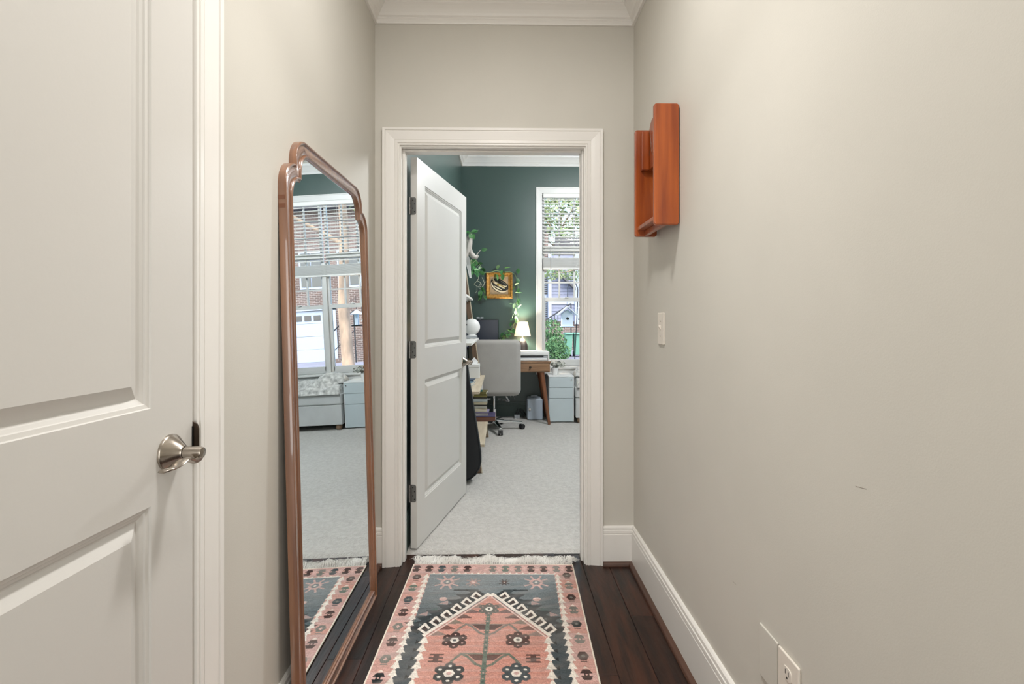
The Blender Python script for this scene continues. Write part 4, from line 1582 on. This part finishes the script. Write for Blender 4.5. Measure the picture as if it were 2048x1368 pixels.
zb = .221
book('large flat purple book with brown spine, lowest of the shelf stack', -.250, 5.02, zb, .36, .25, .042, '6B4436')
tag(MB().box(-.178, .178, .004, .246, 0, .0045).obj('folder', cover('4A4468'), None, bevel=.001), 'thin purple folder on the brown-spined large book', 'folder').location = (-.250, 5.02, zb + .0424)
zb += .0474
ch.scale = (1.02, 1.02, 1.02)
stk = [('white paperback directly on the purple folder', .245, .026, 'B9B6B4', 3), ('thin lilac-spined book near the bottom of the stack', .24, .012, '8E88A6', -2),
       ('cream hardback with rounded spine low in the stack', .225, .034, 'C9C2AE', 4), ('pale grey paperback above the cream hardback', .21, .022, 'B3B4AC', 1),
       ('dark thin book in the middle of the stack', .215, .012, '3B3A36', 5), ('beige book in the middle of the stack', .21, .026, 'BDB59C', -1),
       ('light blue-grey book under the olive books', .225, .030, 'A9B3B6', 6), ('slim black-edged book under the olive books', .22, .013, '44423C', 2),
       ('olive green book, lower of two', .205, .026, '77713C', 0), ('olive green book, upper of two', .195, .024, '6A6434', -4)]
for lb, w_, h_, c_, r_ in stk:
    book(lb, -.258 + random.uniform(-.004, .004), 5.05, zb, w_, .17, h_, c_, r_)
    zb += h_ + .0008
bx = tag(empty('craft_box', (-.27, 5.06, zb), R(6)), 'small teal box with white ribbon on top of the book stack', 'box')
MB().box(-.075, .075, 0, .12, 0, .070).obj('box', cover('3F7F86'), bx, bevel=.003)
MB().box(.030, .078, -.002, .122, .02, .073).obj('ribbon', 'white_pl', bx, bevel=.002)
zs3 = .636
for k, (lb, c_, y_) in enumerate((('light blue book lying at the near end of the middle shelf', '6E93A8', 4.40), ('navy book lying beside the light blue one', '39506B', 4.62))):
    book(lb, -.37 + .02 * k, y_, zs3, .19, .16, .030, c_, -12 + 8 * k)
# tissue box on the middle shelf
tb = at(948, 756, 5.0)
tbx = tag(empty('tissue_box', (tb.x, 5.02, zs3)), 'white cube tissue box with a tissue sticking out, on the middle shelf', 'tissue box')
MB().box(-.056, .052, 0, .10, 0, .104).obj('box', 'white_pl', tbx, bevel=.005, seg=3)
MB().box(-.0575, .0535, -.0015, .1015, .104, .138).obj('lid', 'white_pl', tbx, bevel=.005, seg=3)
MB().add([(-.03, .03, .138), (.03, .05, .138), (.035, .055, .16), (.0, .045, .202), (-.035, .035, .165), (-.02, .07, .138), (.0, .06, .19)],
         [(0, 1, 2, 3, 4), (0, 5, 6, 4), (5, 1, 2, 6)]).obj('tissue', 'tissue', tbx)
# round white fan heater on the shelf above
gp = at(943.5, 679, 5.06)
gb = tag(empty('globe_fan', (gp.x, 5.08, 1.019)), 'round white tabletop fan on a small base on the upper white shelf', 'fan')
MB().lathe([(.0005, 0), (.050, 0), (.052, .006), (.048, .032), (.030, .040), (.0005, .040)], 28).obj('base', 'white_pl', gb, smooth=40)
MB().ball((0, 0, .114), .080, 32, 20, sc=(1, .62, 1)).obj('head', 'white_pl', gb, smooth=60)
MB().box(-.052, .056, -.052, -.040, .004, .030).obj('control_panel', 'grey_pl', gb, bevel=.003)
MB().tube([(-.05, -.05, .135), (-.05, -.043, .135)], .008, 12).obj('button', 'rubber', gb)
# paper hanging from the top shelf
tag(MB().add([at(935, 505, 5.0), at(940.5, 522, 5.0), at(943, 556, 5.02), at(939, 556, 5.02), at(931, 520, 5.0), at(928, 500, 5.0)], [(0, 1, 2, 3, 4, 5)]).obj('paper_card', 'white_pl', None),
    'white paper card hanging off the topmost shelf by the plant', 'card')
bpy.data.objects['paper_card'].modifiers.new('thick', 'SOLIDIFY').thickness = .003

# driftwood with a plant
df = tag(empty('driftwood', at(940, 500, 4.95)), 'pale twisted driftwood branch mounted above the ladder shelf', 'driftwood')
o_ = df.location.copy()


def P_(px, py, Y=4.95):
    return at(px, py, Y) - o_


MB().tube([P_(930, 512), P_(936, 500), P_(939, 486), P_(941, 476), P_(942, 468)], [.030, .036, .028, .020, .010], 10) \
    .tube([P_(936, 486), P_(934, 478), P_(938, 470)], [.022, .014, .008], 8).obj('branch', 'driftwood', df, smooth=60)
MB().tube([P_(936, 492), P_(941, 506), P_(947, 513), P_(953, 515), P_(957, 511)], [.030, .026, .026, .020, .008], 10) \
    .tube([P_(944, 505), P_(949, 509), P_(952, 513)], [.006, .006, .005], 6) \
    .tube([P_(952, 512), P_(957, 505), P_(961, 500)], [.006, .005, .004], 6).obj('branch', 'driftwood', df, smooth=60)
lm_g = leaf_mesh('pothos_leaf', .062, .042, 'leaf')
lm_p = leaf_mesh('pale_leaf', .060, .036, 'leaf_pale')
for k in range(10):
    leaf_obj(lm_g if k % 3 else lm_p, df, P_(936 + k * 1.1, 468 - random.uniform(0, 4)), (random.uniform(-.3, 1), random.uniform(-.5, .3), random.uniform(-.9, .5)), random.uniform(-1, 1), random.uniform(.7, 1.2))
leaf_obj(lm_g, df, P_(962, 501), (1, -.1, .3), 1.2, 1.0)

# trailing pothos: cluster, left loop, over the picture, down to the lamp
vn = tag(empty('trailing_pothos', at(950, 520, 6.33)), 'trailing pothos vine draped around the gold picture and down to the lamp', 'plant')
o_ = vn.location.copy()
WYV = 6.385


def V_(px, py, Y=WYV):
    return at(px, py, Y) - o_


mb = MB()
mb.tube([V_(946, 526, 5.4), V_(952, 520, 5.7), V_(960, 530, 6.2), V_(968, 545, 6.35), V_(980, 545), V_(992, 541), V_(1006, 544), V_(1020, 543), V_(1030, 549), V_(1034, 560),
         V_(1036, 575), V_(1034, 588), V_(1035, 600), V_(1030, 612), V_(1030, 626), V_(1031, 640), V_(1027, 650), V_(1024, 660), V_(1018, 668), V_(1006, 676)], .0035, 5)
mb.obj('stem', 'stem', vn, smooth=60)
mb = MB()
mb.tube([V_(957, 549), V_(957, 557), V_(954, 562), V_(948, 568), V_(954, 573), V_(961, 574), V_(963, 568), V_(958, 563), V_(955, 562)], .0030, 5)
mb.tube([V_(964, 555), V_(967, 561), V_(969, 567), V_(966, 572), V_(960, 578), V_(957, 574), V_(961, 567)], .0030, 5)
mb.tube([V_(954, 573), V_(954, 582), V_(951, 586)], .0022, 5)
mb.tube([V_(969, 566), V_(972, 563)], .003, 5)
mb.obj('aerial_root', 'stem_pale', vn, smooth=60)
# cluster left of the picture
for k in range(34):
    px_, py_ = random.uniform(941, 962), random.uniform(516, 546)
    if px_ > 955 and py_ < 522:
        continue
    leaf_obj(lm_p if k % 4 == 0 else lm_g, vn, V_(px_, py_, random.uniform(5.5, 6.1)), (random.uniform(-.8, .9), random.uniform(-.6, .2), random.uniform(-1.2, .1)), random.uniform(-1.3, 1.3), random.uniform(.7, 1.25))
spots = [(962, 580, -.2, -1), (966, 578, .4, -1), (963, 588, -.3, -1), (968, 590, .3, -.6), (965, 594, -.8, -.4), (970, 594, .6, .1), (960, 586, -.2, -1), (966, 584, 0, 1),
         (966, 552, .5, .9), (991, 546, -.2, -1), (994, 539, .3, 1), (993, 548, .2, -1), (1004, 540, -.2, -1), (1008, 540, .2, -1), (1006, 548, 0, -1), (1009, 537, .7, .2),
         (1036, 548, -.1, 1), (1035, 556, .1, -1), (1029, 572, .8, .8), (1031, 571, -.6, -.7), (1038, 576, -.3, -1), (1030, 585, 1, 0), (1036, 585, 1, .02), (1038, 596, -.2, -1),
         (1036, 598, .5, -.8), (1030, 606, -.2, -1), (1034, 602, .3, -.9), (1026, 608, -.7, .1), (1031, 615, .1, -1), (1036, 617, .5, .6), (1032, 620, -.1, -1), (1034, 622, .2, -1),
         (1027, 628, -.3, -.9), (1031, 632, .2, -1), (1032, 636, .0, -1), (1028, 640, -.8, .1), (1023, 644, -.3, -1), (1034, 638, .2, -1), (1026, 655, .2, -1), (1024, 660, -.6, -.4)]
for k, (px_, py_, dx, dz) in enumerate(spots):
    leaf_obj(lm_p if (k % 3 == 0 or py_ > 596) and py_ < 640 and px_ > 1020 else lm_g, vn, V_(px_, py_, WYV - random.uniform(.01, .04)), (dx + random.uniform(-.15, .15), random.uniform(-.5, -.1), dz), random.uniform(-.6, .6),
             random.uniform(1.05, 1.4) if px_ < 1020 else random.uniform(.8, 1.25))
for k in range(34):
    t = k / 33
    px_ = 1001 + 26 * t + random.uniform(-3, 3)
    py_ = 677 - 15 * t + random.uniform(-5, 4)
    leaf_obj(lm_g, vn, V_(px_, py_, random.uniform(6.22, 6.36)), (random.uniform(-1, .6), random.uniform(-.6, 0), random.uniform(-.7, .5)), random.uniform(-1, 1), random.uniform(.6, 1.05))

# picture
pc = tag(empty('framed_picture', at(998.5, 571, 6.425)), 'square gold-framed abstract picture of black and cream ovals on the green wall', 'picture')
pc.location.y = YF
hw_, hh_ = .163, .160
PF = [(0, 0), (0, -.022), (-.010, -.030), (-.018, -.028), (-.022, -.020), (-.040, -.014), (-.044, -.017), (-.048, -.017), (-.052, -.008), (-.052, 0)]
MB().sweep([(-hw_, -hh_), (-hw_, hh_), (hw_, hh_), (hw_, -hh_)], [(o_2, h) for o_2, h in PF], lambda a, b, h: (a, h, b), closed=True).obj('frame', 'gold', pc)
MB().box(-hw_ + .045, hw_ - .045, -.009, -.004, -hh_ + .045, hh_ - .045).obj('canvas', 'canvas', pc)


def blob(cx, cz, a_, b__, rot, m_, y, r0=0.0):
    pts = []
    n = 22
    for k in range(n):
        t = 2 * PI * k / n
        rr = 1 + .06 * math.sin(3 * t + cx * 60)
        x_, z_ = a_ * rr * math.cos(t), b__ * rr * math.sin(t)
        pts.append((cx + x_ * math.cos(rot) - z_ * math.sin(rot), cz + x_ * math.sin(rot) + z_ * math.cos(rot)))
    MB().prism(pts, -.009 - y, -.009, XZ).obj('brushstroke', m_, pc)


rt = R(-28)
blob(0, 0, .118, .078, rt, 'ink', .0004)
blob(-.004, -.022, .108, .050, rt, 'cream', .0006)
blob(.000, -.014, .102, .042, rt, 'ink', .0008)
blob(.004, .032, .098, .030, rt, 'cream', .0010)
blob(.008, .038, .090, .021, rt, 'ink', .0012)
blob(-.010, .010, .090, .018, rt, 'canvas', .0014)
blob(-.030, .022, .050, .010, rt, 'cream', .0016)
blob(.018, -.006, .062, .013, rt, 'ochre', .0017)
blob(-.015, -.032, .055, .007, rt, 'cream', .0018)
blob(.030, -.020, .040, .008, rt, 'cream', .0019)

# guitar bag leaning between the door and the shelf
gbg = tag(empty('guitar_bag', (-.33, 3.84, CZ0)), 'black padded guitar bag standing behind the open door by the ladder shelf', 'guitar bag')
pts = []
rb = .16


def gw(z):      # half width profile, the bag tapers to its neck
    return None


right_ = [(-.02, .0), (.045, .008), (.095, .028), (.135, .062), (.162, .105), (.174, .155), (.172, .21), (.160, .30), (.135, .45), (.110, .60), (.085, .75), (.070, .88), (.060, 1.0), (.050, 1.02)]
left_ = [(-.10, 1.02), (-.115, 1.0), (-.125, .8), (-.135, .6), (-.150, .40), (-.162, .25), (-.165, .15), (-.150, .08), (-.12, .035), (-.08, .008)]
shape = right_ + left_
bg = MB().prism(shape, -.055, .055, XZ).obj('body', 'bag', gbg, bevel=.018, seg=4)
ed = [(a, -.054, b) for a, b in right_[1:]]
MB().tube(ed, .0035, 6).obj('piping', 'piping', gbg, smooth=60)
MB().tube([(.065, -.057, .05), (.045, -.057, .25), (.015, -.057, .55), (-.005, -.057, .9)], .0025, 6).obj('zipper', 'piping', gbg, smooth=60)
for o in gbg.children:
    o.rotation_euler = (R(-3), 0, 0)

# ------------------------------------------------------------------ outdoors
GZ = -.25
structure(MB().box(-30, 45, 8.2, 60, GZ - .2, GZ).obj('ground_driveway', 'asphalt'))
structure(MB().box(-30, 45, YF + .15, 8.2, GZ - .2, GZ + .04).obj('ground_lawn', 'lawn'))


def siding(mb, x0, x1, y, z0, z1, pitch=.16):
    z_ = z0
    while z_ < z1:
        zt = min(z_ + pitch, z1)
        mb.add([(x0, y - .03, z_), (x1, y - .03, z_), (x1, y - .004, zt), (x0, y - .004, zt), (x0, y, z_), (x1, y, z_)], [(0, 1, 2, 3), (0, 4, 5, 1)])
        z_ += pitch
    mb.box(x0, x1, y, y + .15, z0, z1)


HY = 25.0
hA = tag(empty('neighbour_house', (2.8, HY, GZ)), 'blue-grey clapboard house with white trim seen across the drive', 'house')
hA.location = (0, 0, 0)
mb = MB()
siding(mb, 2.30, 3.55, HY, 1.15, 4.3)
mb.obj('siding', 'siding', hA)
MB().box(2.24, 5.2, HY + .02, HY + .3, GZ, 1.15).obj('foundation', 'brick', hA)
MB().box(2.20, 2.36, HY - .06, HY + .1, .9, 4.4).box(3.47, 3.67, HY - .10, HY + .1, 1.0, 4.4).box(2.36, 3.47, HY - .05, HY, 1.95, 2.10).obj('corner_board', 'ext_white', hA)
mb = MB()
siding(mb, 3.67, 5.2, HY + .4, 1.15, 5.2)
mb.obj('siding', 'siding', hA)
for z_ in (1.45, 3.0):
    wf = MB().box(3.62, 4.42, HY + .28, HY + .36, z_ - .08, z_ + 1.18).obj('window_frame', 'ext_white', hA)
    MB().box(3.70, 4.00, HY + .26, HY + .285, z_, z_ + .52).box(4.04, 4.34, HY + .26, HY + .285, z_, z_ + .52).box(3.70, 4.00, HY + .26, HY + .285, z_ + .56, z_ + 1.1) \
        .box(4.04, 4.34, HY + .26, HY + .285, z_ + .56, z_ + 1.1).obj('window_glass', 'dark_glass', wf)
e0, e1 = at(1112, 540, HY - .2), at(1150, 578, HY - .2)
MB().prism([(e0.x - .1, e0.z + .10), (e1.x, e1.z + .06), (e1.x, e1.z - .06), (e0.x - .1, e0.z - .02)], HY - .45, HY + .2, XZ).obj('rake_board', 'roof', hA)
mb = MB().prism([(e0.x - .1, e0.z + .10), (e1.x, e1.z + .06), (5.2, e1.z + .1), (5.2, 5.2), (e0.x, 5.2)], HY + .2, HY + .3, XZ)
mb.obj('gable_roof', 'roof', hA)

hB = tag(empty('brick_house', (-2, HY + 1, GZ)), 'dark brick house edge with shuttered windows left of the clapboard house', 'house')
hB.location = (0, 0, 0)
MB().box(-7, 2.22, HY + .2, HY + .6, GZ, 5.4).obj('wall', 'brick', hB)
for z_ in (1.35, 2.45):
    for k in range(9):
        MB().box(1.93, 2.17, HY + .12, HY + .19, z_ + k * .10, z_ + k * .10 + .055).obj('shutter_slat', 'iron', hB)
MB().box(1.90, 2.21, HY + .15, HY + .2, 1.28, 3.5).obj('shutter_frame', 'ext_white', hB)
MB().box(-7.2, 2.1, HY - .2, HY + .8, 5.4, 5.7).obj('eave', 'roof', hB)

hC = tag(empty('garage_house', (8, 23, GZ)), 'red brick house with a white garage door, seen reflected in the mirror', 'house')
hC.location = (0, 0, 0)
GX0, GX1, GY = 6.95, 9.65, 23.0
mb = MB().box(5.2, GX0, GY, GY + .4, GZ, 6.5).box(GX1, 14.5, GY, GY + .4, GZ, 6.5).box(GX0, GX1, GY, GY + .4, 2.05, 6.5)
mb.obj('wall', 'brick', hC)
MB().box(GX0 - .12, GX0, GY - .04, GY + .2, GZ, 2.17).box(GX1, GX1 + .12, GY - .04, GY + .2, GZ, 2.17).box(GX0 - .12, GX1 + .12, GY - .04, GY + .2, 2.05, 2.2).obj('garage_trim', 'ext_white', hC)
gdoor = MB()
for k in range(4):
    gdoor.box(GX0, GX1, GY + .05, GY + .1, GZ + .575 * k + .006, GZ + .575 * (k + 1) - .006)
gdoor = gdoor.obj('garage_door', 'ext_white', hC, bevel=.01, seg=1)
for k in range(6):
    xw = GX0 + .18 + k * .42
    MB().box(xw, xw + .30, GY + .03, GY + .05, 1.60, 1.84).obj('garage_window', 'dark_glass', gdoor)
for xw in (5.6, 7.3, 8.6, 10.4):
    wf = MB().box(xw, xw + 1.05, GY - .05, GY + .02, 3.0, 4.7).obj('window_frame', 'ext_white', hC)
    MB().box(xw + .08, xw + .50, GY - .07, GY - .05, 3.1, 4.6).box(xw + .55, xw + .97, GY - .07, GY - .05, 3.1, 4.6).obj('window_glass', 'dark_glass', wf)
MB().box(5.0, 14.7, GY - .5, GY + .6, 6.5, 6.8).obj('eave', 'roof', hC)

# iron stair rails
def rail(name, label, x0, z0, x1, z1, Y, n=8, hh=.9):
    r_ = tag(empty(name, (x0, Y, GZ)), label, 'railing')
    r_.location = (0, 0, 0)
    MB().tube([(x0, Y, z0), (x1, Y, z1)], .03, 6).tube([(x0, Y, z0 - hh + .1), (x1, Y, z1 - hh + .1)], .02, 6).obj('handrail', 'iron', r_)
    for (xx, zz2) in ((x0, z0), (x1, z1)):
        MB().tube([(xx, Y, GZ), (xx, Y, zz2)], .03, 6).obj('post', 'iron', r_)
    b0 = None
    for k in range(n):
        t = k / (n - 1)
        if b0 is None:
            b0 = MB().tube([(0, 0, 0), (0, 0, -hh)], .014, 5).obj('baluster', 'iron', r_)
            o = b0
        else:
            o = link_copy(b0, r_)
        o.location = (x0 + (x1 - x0) * t, Y, z0 + (z1 - z0) * t)
    return r_


a0, a1 = at(1096, 637, 22.5), at(1142, 607, 22.5)
rail('stair_railing', 'black iron stair railing rising in front of the clapboard house', a0.x, a0.z, a1.x, a1.z, 22.5)
rail('stair_railing', 'black iron stair railing beside the garage, seen in the mirror', 6.75, .85, 5.6, 1.9, 21.6, 6)
steps = tag(empty('front_steps', (5.9, 22, GZ)), 'brick front steps beside the garage, seen in the mirror', 'steps')
steps.location = (0, 0, 0)
for k in range(5):
    MB().box(5.25, 6.55 - k * .25, 21.8, 22.9, GZ + .18 * k, GZ + .18 * (k + 1)).obj('step', 'brick', steps)


def leaf_mass(name, centers, n, size, m_, parent=None):
    mb = MB()
    for _ in range(n):
        c, r_ = random.choice(centers)
        d = Vector((random.gauss(0, 1), random.gauss(0, 1), random.gauss(0, 1))).normalized() * r_ * random.uniform(.55, 1) ** .5
        p = Vector(c) + d
        u = Vector((random.gauss(0, 1), random.gauss(0, 1), random.gauss(0, 1))).normalized()
        w_ = u.cross(Vector((random.gauss(0, 1), random.gauss(0, 1), random.gauss(0, 1)))).normalized()
        s_ = size * random.uniform(.6, 1.3)
        mb.add([p - u * s_, p + w_ * s_ * .45, p + u * s_, p - w_ * s_ * .45], [(0, 1, 2, 3)])
    return mb.obj(name, m_, parent)


# shrubs in front of the house
for i, (px_, py_, r_, lb) in enumerate(((1105, 658, .38, 'leafy green shrub below the stair railing, taller of two'), (1111, 692, .36, 'leafy green bush beside the green bins, lower of two'))):
    c = at(px_, py_, 19.6 - i * .9)
    s_ = tag(empty('shrub', (c.x, c.y, GZ)), lb, 'shrub')
    cz_ = c.z - GZ
    fo_ = leaf_mass('foliage', [((0, 0, cz_), r_), ((-.2, 0, cz_ * .6), r_), ((.22, .1, cz_ * .55), r_ * .9), ((0, 0, cz_ * .3), r_)], 1500, .055, 'shrub', s_)
    MB().tube([(0, 0, 0), (.02, 0, cz_ * .5), (-.02, 0, cz_)], [.03, .025, .01], 6).obj('stem', 'bark', s_)
# bins
for i, (x0, x1, lb) in enumerate(((1128, 1144, 'green wheeled trash bin standing left of the other'), (1146, 1164, 'green wheeled trash bin to the right, partly behind the door frame'))):
    p0, p1 = at(x0, 707, 20.6), at(x1, 707, 20.6)
    w_ = (p1.x - p0.x) * .46
    tbn = tag(empty('trash_bin', ((p0.x + p1.x) / 2, 20.6, GZ)), lb, 'bin')
    MB().add([(-w_ * .8, -.22, .08), (w_ * .8, -.22, .08), (w_ * .8, .22, .08), (-w_ * .8, .22, .08), (-w_, -.30, .88), (w_, -.30, .88), (w_, .30, .88), (-w_, .30, .88)],
             [(0, 1, 2, 3), (4, 5, 6, 7), (0, 1, 5, 4), (1, 2, 6, 5), (2, 3, 7, 6), (3, 0, 4, 7)]).obj('body', 'bin', tbn, bevel=.02)
    MB().box(-w_ * 1.08, w_ * 1.08, -.34, .34, .88, .95).obj('lid', 'bin', tbn, bevel=.02)
    for s_ in (-1, 1):
        MB().tube([(s_ * w_ * .8 - .03, .18, .10), (s_ * w_ * .8 + .03, .18, .10)], .10, 14).obj('wheel', 'iron', tbn)
    MB().tube([(-w_ * .6, -.36, .90), (w_ * .6, -.36, .90)], .015, 6).obj('handle', 'bin', tbn)


# trees
def big_tree(lb, x, y, h, r, n, size, trunk=.16, tm='bark', crown0=.45):
    t = tag(empty('tree', (x, y, GZ)), lb, 'tree')
    pts = [(0, 0, -.05), (.05 * h / 6, 0, h * .25), (-.03 * h / 6, .05, h * .5), (.04, 0, h * .8)]
    tk = MB().tube(pts, [trunk, trunk * .85, trunk * .7, trunk * .3], 14)
    for k in range(5):
        a = k * 1.3
        tk.tube([(0, 0, h * (.45 + .06 * k)), (r * .5 * math.cos(a), r * .5 * math.sin(a), h * (.55 + .07 * k)), (r * .9 * math.cos(a), r * .9 * math.sin(a), h * (.6 + .07 * k))],
                [trunk * .4, trunk * .25, trunk * .08], 8)
    tk.obj('trunk', tm, t, smooth=60)
    cs = [((random.uniform(-r, r) * .7, random.uniform(-r, r) * .7, h * random.uniform(crown0, 1.0)), r * random.uniform(.35, .6)) for _ in range(14)]
    leaf_mass('foliage', cs, n, size, 'canopy', t)
    return t


big_tree('tall leafy tree rising above the clapboard house', 3.3, 29.5, 9.5, 3.2, 5200, .16)
big_tree('broad green tree above the brick house on the left', -5.0, 33, 10, 3.2, 4200, .17)
big_tree('green tree behind the garage house, seen in the mirror', 13.5, 29, 12, 3.6, 4200, .18)
big_tree('peeling-barked tree near the window, seen in the mirror', 2.72, 12.0, 7.5, 2.4, 5200, .08, trunk=.15, crown0=.62)
br = at(1130, 552, 14)
bt = tag(empty('tree_branch', br), 'drooping leafy branch hanging into the top of the window view', 'branch')
MB().tube([(1.2, 0, .35), (.5, 0, .22), (0, 0, .10), (-.5, 0, .05)], [.03, .022, .014, .006], 6).obj('limb', 'bark', bt, smooth=60)
leaf_mass('foliage', [((-.35, 0, .02), .16), ((-.1, 0, .05), .14), ((.15, .1, .04), .15), ((.4, 0, .0), .17), ((.6, 0, -.1), .2), ((-.55, 0, .1), .14)], 900, .035, 'canopy', bt)

# birdhouse and shepherd's hook just outside the window
bh = tag(empty('birdhouse', at(1134, 652, 8.0)), 'pale blue wooden birdhouse hanging outside the window', 'birdhouse')
MB().prism([(-.085, 0), (.085, 0), (.085, .19), (0, .255), (-.085, .19)], -.07, .07, XZ).obj('box', 'bird', bh, bevel=.003)
MB().prism([(-.14, .165), (-.005, .285), (-.005, .300), (-.155, .175)], -.10, .10, XZ).obj('roof_panel', 'bird_roof', bh)
MB().prism([(.14, .165), (.005, .285), (.005, .300), (.155, .175)], -.10, .10, XZ).obj('roof_panel', 'bird_roof', bh)
MB().tube([(0, -.073, .115), (0, -.068, .115)], .022, 16).obj('entrance_hole', 'black', bh)
MB().box(-.10, .10, -.09, .09, -.014, 0).obj('floor_board', 'bird', bh)
MB().tube([(0, 0, .29), (0, 0, .37), (.01, 0, .40)], .003, 5).obj('hanger', 'iron', bh)
p0 = at(1149, 728, 8.0)
p1 = at(1155, 610, 8.0)
p2 = at(1146, 590, 8.0)
hk = tag(empty('shepherds_hook', (p0.x, 8.0, GZ)), 'thin black garden hook pole outside the window holding the birdhouse', 'pole')
hk.location = (0, 0, 0)
bx3 = bh.location
MB().tube([(p0.x, 8.0, GZ), p0, p1, (p1.x + .005, 8, p1.z + .25), (p1.x - .04, 8, p1.z + .36), (bx3.x + .06, 8, p1.z + .36), (bx3.x + .01, 8, p1.z + .28), (bx3.x + .01, 8, bx3.z + .40)], .007, 8).obj('pole', 'iron', hk, smooth=60)
fd = tag(empty('bird_feeder', (1.26, 8.05, 1.22)), 'small caged bird feeder with sloping roof outside, seen in the mirror', 'bird feeder')
MB().lathe([(.0005, .24), (.10, .17), (.10, .165), (.0005, .20)], 6).obj('roof', 'bird', fd)
MB().lathe([(.035, 0), (.035, .17)], 12).obj('tube', 'bird', fd)
MB().lathe([(.0005, -.02), (.085, -.02), (.09, 0), (.0005, 0)], 16).obj('tray', 'iron', fd)
MB().tube([(0, 0, .24), (0, 0, .45), (-.12, -.03, .50)], .003, 5).obj('hanger', 'iron', fd)
